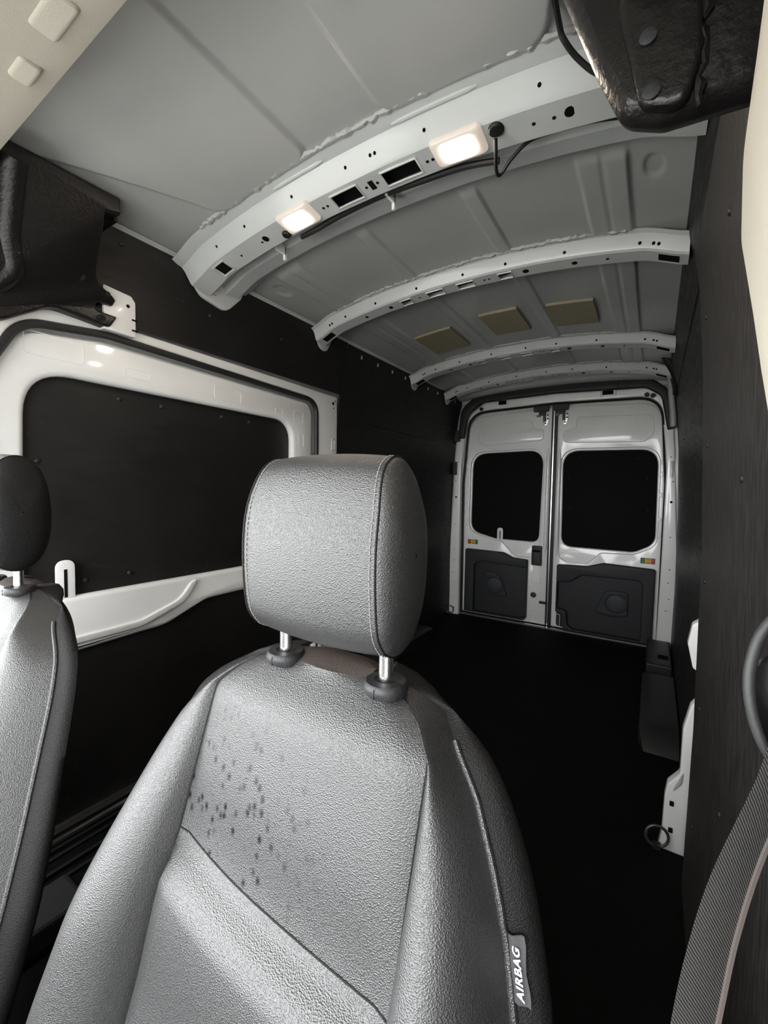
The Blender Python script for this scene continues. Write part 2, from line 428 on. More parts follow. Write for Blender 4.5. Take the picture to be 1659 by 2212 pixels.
def ribs(x, y, y0, y1):
    ax = abs(x); e = sstep(y0+0.02, y0+0.07, y)*(1 - sstep(y1-0.05, y1-0.015, y))
    h = 0.0
    h += 0.008*sstep(0.03, 0.022, abs(ax-0.205))                       # narrow longitudinal swage
    h += 0.009*sstep(0.066, 0.058, abs(ax-0.578)) - 0.004*sstep(0.012, 0.0, abs(ax-0.578))
    if y0 < -2.5: h -= 0.006*sstep(1.15, 0.85, math.hypot((ax-0.70)/0.024, (y-y0-0.13)/0.045))
    return -h*e
roof_panel(-3.78, -2.86, pads, 300, 150)
roof_panel(-2.6, -2.13, ribs, 330, 46); roof_panel(-2.07, -1.09, ribs, 330, 60)
roof_panel(-1.03, -0.49, ribs, 330, 40); roof_panel(-0.43, -0.02, ribs, 330, 30)

def roof_bow(prof, slots=(), x_end=0.80, name='roof_bow'):
    """hat-section cross member following the roof curve; slots = (profile segment, x0, x1) left open"""
    xs = sorted(set([round(-x_end + 2*x_end*i/64, 4) for i in range(65)] + [v for s in slots for v in s[1:]]))
    def zoff(x): return -0.02*sstep(x_end-0.14, x_end, abs(x))
    mb = MB(); rows = [[(x, y, roof_z(x, y) + dz + zoff(x)) for x in xs] for y, dz in prof]
    nc = len(xs); v = [p for r in rows for p in r]; f = []
    for i in range(len(rows)-1):
        for j in range(nc-1):
            xm = (xs[j]+xs[j+1])/2
            if any(s[0] == i and s[1] < xm < s[2] for s in slots): continue
            f.append((i*nc+j, i*nc+j+1, (i+1)*nc+j+1, (i+1)*nc+j))
    mb.add(v, f)
    return mb.build(name, 'bow', ceiling, True, 25)
def bow_pt(prof, seg, t, x):
    (ya, da), (yb, db) = prof[seg], prof[seg+1]
    y, dz = ya+(yb-ya)*t, da+(db-da)*t
    n = Vector((0, (db-da), -(yb-ya))).normalized()
    if n.z > 0: n = -n
    return Vector((x, y, roof_z(x, y)+dz - 0.02*sstep(0.66, 0.80, abs(x)))), n
P1 = [(-2.925,-0.003),(-2.905,-0.010),(-2.885,-0.014),(-2.872,-0.026),(-2.850,-0.058),(-2.843,-0.064),(-2.765,-0.072),(-2.757,-0.067),(-2.748,-0.018),(-2.705,-0.014),(-2.698,-0.034),(-2.690,-0.038),(-2.632,-0.033),(-2.615,-0.012),(-2.59,-0.004)]
P1S = P1[:6] + [(-2.829,-0.0654),(-2.780,-0.0705)] + P1[6:]
bow1 = roof_bow(P1S, ((6,-0.128,-0.03),(6,0.052,0.165)))
def slot_rim(x0, x1, prof, seg, parent, t0=0.1, t1=0.9):
    mb = MB(); pts = []
    for x, t in ((x0,t0),((x0+x1)/2,t0),(x1,t0),(x1,t1),((x0+x1)/2,t1),(x0,t1),(x0,t0)):
        p, n = bow_pt(prof, seg, t, x); pts.append(p + n*0.001)
    return mb.tube(pts, 0.0035, 6, False).build('slot_rim', 'bow', parent)
MB().grid([[(x, y, roof_z(x, y)-0.05) for x in (-0.2,-0.1,0.0,0.1,0.2)] for y in (-2.845,-2.762)]).build('slot_shade_plate', 'hole', bow1)  # near-black plate inside the bow puts shade behind its slots
slot_rim(-0.128, -0.03, P1, 5, bow1, 0.18, 0.81); slot_rim(0.052, 0.165, P1, 5, bow1, 0.18, 0.81)
for x in (-0.62,-0.47,-0.25,-0.04,0.045,0.06,0.21,0.49):
    p, n = bow_pt(P1, 3, 0.35, x); disc('bolt_hole', p, n, 0.0045, 'hole', bow1)
for x in (-0.172,-0.155,-0.008,0.03,0.19,0.206,-0.45,-0.56,0.465,0.51):
    p, n = bow_pt(P1, 5, 0.5, x); disc('bolt_hole', p, n, 0.0045, 'hole', bow1)
for x in (-0.43, 0.545):
    p, n = bow_pt(P1, 5, 0.45, x); disc('bolt_hole', p, n, 0.013, 'hole', bow1)
for (x, dx, dt) in ((0.012,0.008,0.2),(-0.66,0.022,0.28)):
    a = [bow_pt(P1, 5, t, xx)[0] + Vector((0,0,-0.0008)) for xx, t in ((x-dx,0.5-dt),(x+dx,0.5-dt),(x+dx,0.5+dt),(x-dx,0.5+dt))]
    MB().add(a + [p + Vector((0,0,0.004)) for p in a], [(0,1,2,3),(4,5,6,7),(0,1,5,4),(1,2,6,5),(2,3,7,6),(3,0,4,7)]).build('oblong_hole', 'hole', bow1, False)
slot_rim(-0.69, -0.63, P1, 5, bow1, 0.15, 0.85)
# raised stiffening swages on the sloping face
for (x0, x1) in ((-0.30,-0.10),(0.13,0.36)):
    pts = [bow_pt(P1, 1, 0.6, x0+(x1-x0)*k/10)[0] for k in range(11)]
    MB().tube(pts, [0.002]+[0.006]*9+[0.002], 8).build('swage', 'bow', bow1)

def small_bow(yc, seed):
    pr = [(yc-0.078,-0.003),(yc-0.062,-0.010),(yc-0.052,-0.022),(yc-0.040,-0.050),(yc-0.033,-0.056),(yc+0.030,-0.060),(yc+0.037,-0.054),(yc+0.046,-0.012),(yc+0.07,-0.003)]
    sl = ((5,-0.30,-0.245),(5,-0.165,-0.085),(5,-0.02,0.055),(5,0.16,0.215))
    bw = roof_bow(pr[:5] + [(yc-0.022,-0.0567),(yc+0.020,-0.0594)] + pr[5:], sl)
    MB().grid([[(x, y, roof_z(x, y)-0.036) for x in (-0.34,-0.2,-0.1,0.0,0.1,0.26)] for y in (yc-0.034,yc+0.034)]).build('slot_shade_plate', 'hole', bw)  # dark sheet standing for the shade inside these slots
    for s in sl: slot_rim(s[1], s[2], pr, 4, bw, 0.17, 0.84)
    for x in (-0.6,-0.42,-0.2,0.02,0.2,0.42,0.66,-0.70,-0.685,0.70,0.715): 
        p, n = bow_pt(pr, 2, 0.5, x); disc('bolt_hole', p, n, 0.0055, 'hole', bw)
    for x, r in ((-0.36,0.011),(0.27,0.013),(0.45,0.011),(-0.5,0.009),(0.10,0.005),(0.12,0.005),(-0.205,0.005),(0.56,0.006)):
        p, n = bow_pt(pr, 4, 0.5, x); disc('bolt_hole', p, n, r, 'hole', bw)
    for xe in (-0.74, 0.745):     # end cut-out
        a = [bow_pt(pr, 4, t, xx)[0] + Vector((0,0,-0.0008)) for xx, t in ((xe-0.03,0.2),(xe+0.03,0.2),(xe+0.03,0.8),(xe-0.03,0.8))]
        MB().add(a + [p + Vector((0,0,0.004)) for p in a], [(0,1,2,3),(4,5,6,7),(0,1,5,4),(1,2,6,5),(2,3,7,6),(3,0,4,7)]).build('oblong_hole', 'hole', bw, False)
    return bw
BOWS = [-2.79, -2.095, -1.06, -0.46]
bow_objs = [bow1] + [small_bow(y, i) for i, y in enumerate(BOWS[1:])]
# lumpy seam sealant along the front edge of each bow
for i, (yc, bw) in enumerate(zip(BOWS, bow_objs)):
    rnd = random.Random(i+3); yf = yc - (0.135 if i == 0 else 0.078); pts = []; rr = []
    for k in range(120):
        x = -0.62 + 1.24*k/119
        pts.append((x, yf + rnd.uniform(-0.004,0.004), roof_z(x, yf) - 0.003 + rnd.uniform(-0.003,0.001))); rr.append(rnd.uniform(0.004, 0.0105))
    MB().tube(pts, rr, 6).build('seam_sealant', 'sealant', bw)
# gusset tongues down the left wall, short ones on the right
for i, (yc, bw) in enumerate(zip(BOWS, bow_objs)):
    big = i == 0
    ya, yb, dep = (yc-0.11, yc+0.20, 0.135) if big else (yc-0.06, yc+0.11, 0.125)
    for side, pl in ((-1, 'left'),):
        lp = rpoly([(ya,2.045),(ya+0.02,2.0),(ya+(yb-ya)*0.33,2.045-dep*0.85),(ya+(yb-ya)*0.72,2.045-dep),(yb-0.02,1.985),(yb,2.045)], [0,.05,.06,.06,.04,0])
        def wp(x, y, z, s=side): return (x + s*0.30*max(0, 2.05-z)*0.55, y, z)
        plate('gusset', [lp], -0.805 if side < 0 else -0.805, -0.790, 0.005, 'bow', pl, bw, wp)
        if side < 0:
            MB().box(-0.806, -0.797, yc+0.03, yc+0.055, 1.955, 1.985).build('gusset_clip', 'bow', bw, False)
    # strap joining the bow end to the rail
    MB().box(-0.80, -0.76, yc-0.03, yc+0.05, 1.985, 2.0).build('end_bracket', 'bow', bw, False)

# ------------------------------------------------------------------ rear frame and doors
rear_hole = rpoly([(-0.803,-0.02),(0.803,-0.02),(0.812,1.25),(0.765,1.915),(0.0,1.935),(-0.765,1.915),(-0.812,1.25)], [0,0,.5,.19,.8,.19,.5], 10)
rear_out = rect(-0.97, 0.97, -0.1, 2.14)
trim_1 = plate('trim_1', [rear_out, rear_hole], 0.015, 0.055, 0.012, 'white', 'rear'); tag(trim_1, 'white painted steel frame around the rear doors', kind='structure')
back = MB().box(-1.0, 1.0, 0.06, 0.1, -0.4, 2.2); 
wall_rear = back.build('wall_rear', 'white', smooth=False); tag(wall_rear, 'outer skin behind the rear doors', kind='structure')
# inner stepped flange + rubber seal round the opening
def scaled(lp, s, dz=0): return [(a*s, 0.95 + (b2-0.95)*s + dz) for a, b2 in lp]
rib_loop('door_seal', scaled(rear_hole, 0.992), 0.022, 0.009, 'rubber', 'rear', trim_1)
for (x0, x1, z0, z1) in ((-0.475,-0.405,1.955,1.99),(0.36,0.435,1.955,1.99)):
    plate('header_pocket', [rect(x0-0.02, x1+0.02, z0-0.012, z1+0.012, .01), rect(x0, x1, z0, z1, .004)], 0.05, 0.066, 0.004, 'white', 'rear', trim_1)
    MB().box(x0, x1, -0.058, -0.05, z0, z1).build('pocket_opening', 'hole', trim_1, False)
MB().grid([[(x, y, 2.085 - 0.05*(abs(x)/0.8)**2.4 + dz) for x in [-0.82+1.64*k/40 for k in range(41)]] for y, dz in ((-0.30,0.02),(-0.26,-0.012),(-0.21,-0.03),(-0.12,-0.035),(-0.10,-0.06),(-0.055,-0.065))]).build('rear_header_beam', 'bow', trim_1)
# pillars either side of the doors
def d_pillar(name, s, label):
    lp = rpoly([(s*0.792,0.0),(s*0.905,0.0),(s*0.895,0.75),(s*0.852,1.5),(s*0.835,1.69),(s*0.775,1.69),(s*0.805,1.4),(s*0.803,0.7)], [0,0,.3,.2,0,0,.3,.3])
    t = plate(name, [lp], 0.055, 0.10, 0.010, 'white', 'rear'); tag(t, label, kind='structure')
    for z, dx, r in ((0.12,0.05,.006),(0.31,0.045,.004),(0.40,0.06,.004),(0.52,0.05,.004),(0.62,0.055,.004),(0.86,0.05,.004),(1.12,0.045,.009),(1.27,0.05,.004),(1.45,0.03,.004)):
        disc('bolt_hole', (s*(0.80+dx), -0.1005, z), (0,-1,0), r, 'hole', t)
    plate('pillar_foot', [rect(min(s*0.80, s*0.895), max(s*0.80, s*0.895), 0.0, 0.135, .008)], 0.098, 0.104, 0.003, 'white', 'rear', t)
    disc('bolt_hole', (s*0.845, -0.1045, 0.06), (0,-1,0), 0.007, 'hole', t)
    return t
trim_2 = d_pillar('trim_2', -1, 'white steel pillar left of the rear doors'); trim_3 = d_pillar('trim_3', 1, 'white steel pillar right of the rear doors')
MB().box(-0.86, -0.815, -0.14, -0.10, 1.64, 1.74).build('black_clip', 'plastic', trim_2, False)
MB().box(-0.868, -0.84, -0.135, -0.10, 1.33, 1.45).build('black_clip', 'plastic', trim_2, False)
plate('striker_plate', [rect(0.828, 0.85, 1.30, 1.42, .006)], 0.10, 0.11, 0.003, 'roof', 'rear', trim_3)
# black garnish arch over the doors
go = rpoly([(-0.825,1.665),(-0.80,1.93),(-0.66,2.045),(0,2.062),(0.68,2.035),(0.80,1.93),(0.848,1.655),(0.80,1.645),(0.752,1.90),(0.655,1.965),(0,1.992),(-0.60,1.975),(-0.735,1.88),(-0.765,1.665)],
           [.01,.15,.12,1,.12,.12,.01,.01,.10,.09,1,.09,.10,.01], 8)
trim_4 = plate('trim_4', [go], 0.10, 0.15, 0.012, 'rubber', 'rear'); tag(trim_4, 'black plastic garnish arching over the rear doors', kind='structure')
for x, z in ((-0.63,1.93),(0.66,1.925),(0.70,1.915)):
    disc('clip', (x, -0.07, z), (0,-1,0), 0.016, 'plastic', trim_4, 0.02)
MB().box(0.47, 0.474, -0.1515, -0.149, 1.985, 2.05).build('garnish_joint', 'hole', trim_4, False)

def rear_door(name, s, win, scoop, emb, lin, lin_in, spk, spk_c, label):
    def mx(l): return l
    xi, xo = 0.022, 0.797
    out = rpoly([(s*xi,0.012),(s*xo,0.012),(s*0.806,1.25),(s*0.757,1.875),(s*xi,1.905)], [.01,.02,.5,.17,.01], 10)
    d = plate(name, [out, scoop], -0.028, -0.002, 0.008, 'white', 'rear', ang=40); tag(d, label, kind='structure')
    plate('inner_panel', [rpoly([(s*0.03,0.5),(s*0.79,0.5),(s*0.79,1.6),(s*0.03,1.6)], .02), win], -0.05, -0.022, 0.010, 'white', 'rear', d, ang=40)
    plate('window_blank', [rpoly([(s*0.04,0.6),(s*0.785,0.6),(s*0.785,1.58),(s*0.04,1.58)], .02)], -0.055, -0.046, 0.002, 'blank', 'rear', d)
    for a, b2 in ((0.2,1.47),(0.62,1.46),(0.12,1.3),(0.69,1.3),(0.13,1.05),(0.70,1.05)):
        disc('rivet', (s*a, 0.046, b2), (0,-1,0), 0.006, 'plastic', d, dome=True)
    plate('pressed_panel', [emb], -0.006, 0.004, 0.004, 'white', 'rear', d)
    rib_loop('pressed_edge', emb, 0.003, 0.0035, 'white', 'rear', d)
    ln = plate('door_lining', [lin, lin_in], -0.004, 0.042, 0.010, 'lining', 'rear', d)
    xs = [p[0] for p in lin_in]; zs = [p[1] for p in lin_in]
    plate('lining_well', [rect(min(xs)-.01, max(xs)+.01, min(zs)-.005, max(zs)+.01, .03)], -0.006, 0.002, 0.002, 'lining', 'rear', ln)
    plate('speaker_rim', [spk, [(spk_c[0]+0.074*math.cos(t*math.pi/14), spk_c[1]+0.074*math.sin(t*math.pi/14)) for t in range(28)]], 0.0, 0.018, 0.007, 'lining', 'rear', ln)
    MB().lathe([(0.078,0.0),(0.074,0.008),(0.06,0.013),(0.03,0.016),(0.001,0.017)], (spk_c[0], -0.002, spk_c[1]), (0,-1,0), 24).build('speaker_grille', 'lining_disc', ln)
    return d
winR = rpoly([(0.082,0.72),(0.62,0.715),(0.758,0.79),(0.752,1.52),(0.072,1.53)], [.09,.12,.12,.13,.13], 8)
scoR = rpoly([(0.064,0.70),(0.072,0.62),(0.13,0.59),(0.29,0.592),(0.385,0.692),(0.62,0.70),(0.772,0.78),(0.766,1.535),(0.058,1.545)], [.05,.05,.05,.06,.06,.12,.12,.14,.14], 8)
embR = rpoly([(0.068,1.60),(0.66,1.58),(0.715,1.64),(0.715,1.785),(0.172,1.808),(0.166,1.715),(0.068,1.708)], [.05,.05,.06,.06,.04,.03,.05])
linR = rpoly([(0.062,0.565),(0.30,0.575),(0.41,0.612),(0.772,0.60),(0.768,0.012),(0.145,0.012),(0.11,0.05),(0.108,0.145),(0.062,0.155)], [.015,.06,.06,.02,.005,.03,.02,.02,.02])
linRi = rpoly([(0.075,0.42),(0.165,0.425),(0.255,0.495),(0.69,0.50),(0.69,0.03),(0.20,0.03),(0.16,0.06),(0.15,0.18),(0.075,0.19)], [.01,.05,.05,.05,.01,.03,.03,.03,.01])
spkR = rpoly([(0.365,0.198),(0.425,0.375),(0.48,0.395),(0.60,0.39),(0.60,0.20),(0.48,0.175)], [.02,.05,.04,.03,.03,.08])
door_1 = rear_door('door_1', 1, winR, scoR, embR, linR, linRi, spkR, (0.517,0.286), 'right rear cargo door, white, with blanked window and charcoal lining')
winL = rpoly([(-0.108,0.735),(-0.50,0.742),(-0.735,0.80),(-0.73,1.53),(-0.09,1.545)], [.07,.12,.12,.14,.13], 8)
scoL = rpoly([(-0.10,0.62),(-0.165,0.60),(-0.31,0.60),(-0.43,0.725),(-0.52,0.732),(-0.75,0.80),(-0.745,1.545),(-0.075,1.56)], [.03,.03,.06,.06,.1,.12,.15,.14], 8)
embL = rpoly([(-0.09,1.63),(-0.64,1.60),(-0.675,1.66),(-0.66,1.79),(-0.198,1.813),(-0.18,1.735),(-0.09,1.722)], [.04,.06,.06,.06,.03,.03,.04])
linL = rpoly([(-0.183,0.578),(-0.31,0.585),(-0.40,0.625),(-0.765,0.632),(-0.765,0.03),(-0.205,0.03),(-0.183,0.06)], [.015,.06,.06,.02,.005,.03,.02])
linLi = rpoly([(-0.195,0.505),(-0.61,0.525),(-0.672,0.49),(-0.672,0.045),(-0.24,0.045),(-0.195,0.07)], [.01,.05,.04,.01,.03,.02])
spkL = rpoly([(-0.355,0.215),(-0.425,0.40),(-0.53,0.44),(-0.585,0.41),(-0.588,0.245),(-0.53,0.222)], [.02,.08,.05,.03,.04,.05])
door_2 = rear_door('door_2', -1, winL, scoL, embL, linL, linLi, spkL, (-0.485,0.305), 'left rear cargo door, white, with blanked window and black latch handle')
# meeting edge
MB().box(-0.024, -0.012, -0.012, 0.03, 0.012, 1.90).build('door_seal', 'rubber', door_2, False)
MB().box(-0.012, -0.003, -0.006, 0.02, 0.012, 1.90).build('edge_strip', 'silver', door_2, False)
MB().box(-0.003, 0.022, 0.004, 0.03, 0.012, 1.90).build('door_seal', 'rubber', door_1, False)
# stiffening swage down each meeting edge
for s, dd in ((1, door_1), (-1, door_2)):
    MB().tube([(s*0.045, 0.004, 0.62+0.95*k/12) for k in range(13)], [0.003]+[0.016]*11+[0.003], 10).build('edge_swage', 'white', dd)
# latch handle, slotted tab, knob
hd = plate('latch_handle', [rect(-0.152,-0.068,0.535,0.708,.012)], 0.0, 0.03, 0.008, 'plastic', 'rear', door_2)
MB().box(-0.142, -0.078, -0.032, -0.02, 0.655, 0.672).build('handle_recess', 'hole', hd, False)
plate('handle_flap', [rect(-0.142,-0.078,0.55,0.648,.006)], 0.028, 0.036, 0.003, 'plastic', 'rear', hd)
def slot_tab(parent, a, b0, b1, w, plane, c):
    t = plate('slotted_tab', [rpoly([(a-w,b0),(a+w,b0),(a+w,b1),(a-w,b1)], [0,0,w,w])], c, c+0.006, 0.002, 'white', plane, parent)
    fn = PLANES[plane]; p0, p1 = fn(a-w*0.16, b0+0.01, c+0.0055), fn(a+w*0.16, b1-w*1.1, c+0.0072)
    MB().box(min(p0[0],p1[0]), max(p0[0],p1[0]), min(p0[1],p1[1]), max(p0[1],p1[1]), p0[2], p1[2]).build('slot', 'hole', t, False)
slot_tab(door_2, -0.449, 0.73, 0.845, 0.027, 'rear', -0.018)
MB().lathe([(0.022,0),(0.024,0.012),(0.018,0.024),(0.001,0.026)], (-0.13, 0.0, 0.268), (0,-1,0.1), 16).build('rubber_stop', 'plastic', door_2)
MB().box(-0.075, -0.01, -0.03, 0.0, 0.205, 0.222).build('striker_pin', 'plastic', door_2, False)
for (x0, x1, z0, z1, dd) in ((-0.155,-0.085,0.02,0.13,door_2),(-0.152,-0.075,0.37,0.465,door_2),(0.032,0.095,0.025,0.13,door_1)):
    rib_loop('pressed_pocket', rect(x0, x1, z0, z1, .015), 0.002, 0.0022, 'white', 'rear', dd)
# small pressed dimples down the outer door edges
for s, dd in ((1, door_1), (-1, door_2)):
    for z in (1.62, 1.42, 1.33, 1.17, 0.98, 0.86):
        plate('pressed_dimple', [rect(s*0.782-0.012, s*0.782+0.012, z-0.018, z+0.018, .006)], -0.004, 0.0025, 0.003, 'white', 'rear', dd)
# upper latches
for x0, dd in ((-0.15, door_2), (0.005, door_1)):
    lt = MB().box(x0-0.02, x0+0.10, -0.05, -0.002, 1.872, 1.912).build('upper_latch', 'plastic', dd, False)
    MB().box(x0+0.02, x0+0.075, -0.03, -0.002, 1.84, 1.874).build('latch_body', 'plastic', lt, False)
    plate('latch_plate', [rpoly([(x0+0.045,1.86),(x0+0.095,1.86),(x0+0.10,1.80),(x0+0.085,1.755),(x0+0.06,1.755),(x0+0.05,1.80)], .008)], 0.0, 0.008, 0.002, 'silver', 'rear', lt)
    MB().tube([(x0+0.065,-0.014,1.85),(x0+0.068,-0.016,1.785)], 0.011, 10).build('latch_bolt', 'dark_steel', lt)
    for xx, zz in ((0.088,1.84),(0.09,1.81),(0.073,1.772)):
        disc('latch_screw', (x0+xx, -0.0085, zz), (0,-1,0), 0.007, 'plastic', lt, 0.004)
    MB().box(x0, x0+0.03, -0.02, -0.002, 1.83, 1.845).build('latch_lever', 'dark_steel', lt, False)
# coloured warning stickers
def sticker(dd, x0, x1, z0, z1, order):
    st = MB().box(x0, x1, -0.0035, -0.0018, z0, z1).build('warning_sticker', 'black_print', dd, False)
    w = (x1-x0); cuts = (0.03, 0.25, 0.29, 0.76, 0.80, 0.97)
    for k in range(3):
        MB().box(x0+w*cuts[2*k], x0+w*cuts[2*k+1], -0.0042, -0.003, z0+0.004, z1-0.004).build('sticker_field', order[k], st, False)
    MB().box(x0+w*0.40, x0+w*0.65, -0.0046, -0.004, z0+0.010, z0+0.013).build('sticker_print', 'black_print', st, False)
    MB().box(x0+w*0.40, x0+w*0.65, -0.0046, -0.004, z1-0.014, z1-0.011).build('sticker_print', 'black_print', st, False)
sticker(door_1, 0.668, 0.765, 0.636, 0.68, ('green','yellow','red')); sticker(door_2, -0.753, -0.655, 0.676, 0.717, ('red','yellow','green'))
# door sill strip
sill = MB().box(-0.80, 0.80, -0.06, -0.03, 0.0, 0.012).build('sill_strip', 'silver', floor, False)

# ------------------------------------------------------------------ sliding side door (left), plane X = -0.89
DX = -0.885
jamb_hole = rpoly([(-3.47,0.02),(-2.035,0.02),(-2.035,1.675),(-3.12,1.70),(-3.36,1.67),(-3.47,1.45)], [0,0,.09,.3,.12,.15], 8)
jamb = plate('trim_5', [rpoly([(-3.50,-0.02),(-1.862,-0.02),(-1.862,1.72),(-3.0,1.735),(-3.36,1.72),(-3.50,1.62)], [0,0,.01,0,.1,.1]), jamb_hole], -0.905, -0.868, 0.010, 'white', 'left'); tag(jamb, 'white steel surround of the sliding side door', kind='structure')
rib_loop('door_seal', rpoly([(-3.462,0.03),(-2.045,0.03),(-2.045,1.663),(-3.12,1.69),(-3.355,1.66),(-3.462,1.45)], [.02,.02,.085,.3,.12,.15], 8), -0.872, 0.013, 'rubber', 'left', jamb)
for (y, z, r) in ((-1.905,1.675,.009),(-1.9,1.648,.004),(-1.885,1.69,.004),(-1.90,1.30,.004),(-1.895,0.9,.005)):
    disc('bolt_hole', (-0.8675, y, z), (1,0,0), r, 'hole', jamb)
plate('latch_slot_rim', [rect(-1.918,-1.888,1.40,1.47,.008), rect(-1.911,-1.895,1.408,1.462,.004)], -0.869, -0.863, 0.002, 'bow', 'left', jamb)
win3 = rpoly([(-3.355,0.80),(-2.21,0.80),(-2.205,1.528),(-3.338,1.528)], [.02,.02,.11,.14], 10)
frame3 = rpoly([(-3.452,0.60),(-2.90,0.618),(-2.72,0.685),(-2.055,0.69),(-2.055,1.652),(-3.12,1.675),(-3.345,1.645),(-3.452,1.44)], [.01,.2,.2,.01,.08,.3,.12,.15], 8)
door_3 = plate('door_3', [frame3, win3], -0.935, -0.892, 0.018, 'white', 'left'); tag(door_3, 'white sliding side door with black blanked window and lower panel', kind='structure')
plate('window_blank', [rect(-3.42,-2.15,0.62,1.6,.02)], -0.935, -0.926, 0.002, 'ply', 'left', door_3)
plate('lower_panel', [rect(-3.45,-2.05,0.03,0.75,.01)], -0.925, -0.910, 0.003, 'ply', 'left', door_3)
for (y, z) in ((-3.054,1.491),(-2.896,1.491),(-2.619,1.492),(-2.466,1.489),(-3.303,1.249),(-3.174,0.843),(-3.026,0.846),(-2.43,0.85),(-2.28,1.2)):
    disc('rivet', (-0.926, y, z), (1,0,0), 0.0095, 'plastic', door_3, dome=True)
# raised curved lower pressing of the sliding door, with its deep scoop
plate('scoop_lip', [rpoly([(-3.44,0.635),(-3.0,0.64),(-2.82,0.70),(-2.77,0.775),(-2.78,0.785),(-2.80,0.775),(-2.85,0.715),(-3.01,0.665),(-3.44,0.66)], [.004,.15,.12,.01,.005,.01,.10,.15,.004])], -0.894, -0.884, 0.005, 'white', 'left', door_3)
slot_tab(door_3, -3.243, 0.79, 0.925, 0.028, 'left', -0.905)
for (y0, y1, z0, z1) in ((-3.34,-3.18,1.575,1.645),(-3.05,-2.96,1.57,1.60),(-2.68,-2.54,1.56,1.615),(-2.33,-2.28,1.55,1.58),(-2.20,-2.13,1.53,1.59),(-2.165,-2.125,1.40,1.47)):
    rib_loop('pressed_mark', rect(y0, y1, z0, z1, .015), -0.8925, 0.0018, 'white', 'left', door_3)
disc('rubber_buffer', (-0.893, -3.245, 0.645), (1,0,0), 0.012, 'plastic', door_3, 0.012)
MB().tube([(-0.86,-2.075,0.22),(-0.855,-2.075,0.36),(-0.87,-2.07,0.43)], 0.016, 8).build('rear_guide', 'white', door_3)
MB().tube([(-0.86,-2.02,0.22),(-0.855,-2.02,0.36),(-0.87,-2.02,0.43)], 0.014, 8).build('rear_guide', 'white', door_3)
# white body bracket plate above the door
bkt = plate('pillar_bracket', [rpoly([(-3.14,1.70),(-3.036,1.70),(-3.036,1.82),(-3.05,1.838),(-3.14,1.845)], [0,.004,.012,.012,0])], -0.866, -0.838, 0.003, 'white', 'left', jamb)
disc('bolt_hole', (-0.8378, -3.062, 1.80), (1,0,0), 0.006, 'hole', bkt)
for z in (1.722, 1.758): MB().box(-0.839, -0.8373, -3.05, -3.030, z-0.003, z+0.003).build('notch', 'hole', bkt, False)

# sill and step below the sliding door
step = MB().box(-0.96, -0.60, -3.5, -2.4, -0.10, -0.07).build('step_tread', 'plastic', floor, False)
for k, x in enumerate((-0.86,-0.83,-0.80,-0.74,-0.70)):
    MB().box(x-0.006, x+0.006, -3.5, -2.5, 0.0, 0.008 + 0.004*(k % 2)).build('tread_rib', 'plastic', floor, False)
sc_ = MB().box(-0.70, -0.56, -3.95, -3.33, -0.05, 0.022).build('sill_cover', 'lining', floor, False); bv = sc_.modifiers.new('bevel', 'BEVEL'); bv.width = 0.015; bv.segments = 3

# ------------------------------------------------------------------ wheel arch covers
def wheel_arch(side, y0, y1, h, label):
    rows = []
    for j in range(13):
        t = j/12; y = y0+(y1-y0)*t
        e = min(1, t*9)**0.5 if t < 0.5 else min(1, (1-t)*9)**0.5
        hh = h*(0.25+0.75*e) if 0 < j < 12 else 0
        xin = 0.722 + (0.02 if j in (0, 12) else 0)
        rows.append([(side*0.878, y, 0), (side*0.878, y, hh), (side*(xin+0.05), y, hh), (side*(xin+0.02), y, hh*0.96), (side*xin, y, hh*0.82), (side*(xin-0.004), y, 0)])
    o = MB().grid(rows).build('wheel_arch_cover', 'plastic', None, True, 45)
    tag(o, label, 'wheel arch'); return o
wheel_arch(1, -1.62, -0.72, 0.085, 'charcoal moulded wheel arch box on the floor by the right wall')
wheel_arch(-1, -1.62, -0.72, 0.085, 'charcoal moulded wheel arch box on the floor by the left wall')
bx = MB().box(0.735, 0.878, -0.70, -0.16, 0.0, 0.10).build('storage_step', 'plastic', None, False); tag(bx, 'low dark step box between wheel arch and right rear door pillar', 'step box')
bv = bx.modifiers.new('bevel', 'BEVEL'); bv.width = 0.012; bv.segments = 3
MB().box(0.80, 0.86, -0.58, -0.50, 0.099, 0.1012).build('finger_slot', 'hole', bx, False)

# ------------------------------------------------------------------ cab shell (mostly behind the camera; its openings let the daylight in)
hl_prof = [(-3.455,1.985),(-3.462,1.968),(-3.50,1.955),(-3.70,1.94),(-4.0,1.88),(-4.2,1.76),(-4.36,1.62)]
mb = MB(); xs = [-0.86+1.72*i/40 for i in range(41)]
rows = [[(x, y, z - 0.06*max(0, (abs(x)-0.6)/0.26)**2) for x in xs] for y, z in hl_prof] 
top = [[(x, y, max(z+0.05, 1.99 if y > -3.5 else z+0.05)) for x in xs] for y, z in hl_prof]
mb.grid(rows); mb.grid(top); mb.grid([rows[0], top[0]]); mb.grid([rows[-1], top[-1]])
headliner = mb.build('headliner', 'cream', None, True, 40); tag(headliner, 'cream fabric headliner edge over the cab', kind='structure')
for (x0, x1, y0, y1) in ((-0.335,-0.268,-3.53,-3.492),(-0.19,-0.09,-3.545,-3.50)):
    plate('headliner_dimple', [rect(x0, x1, y0, y1, .012)], -1.964, -1.949, 0.007, 'cream', 'top', headliner)
cab = MB()
cab.box(-1.0, 1.0, -4.4, -4.0, 2.0, 2.2); cab.box(-1.0, 1.0, -4.1, -3.45, 2.08, 2.2)
cab.box(-0.96, 0.96, -5.42, -5.38, -0.4, 0.68)
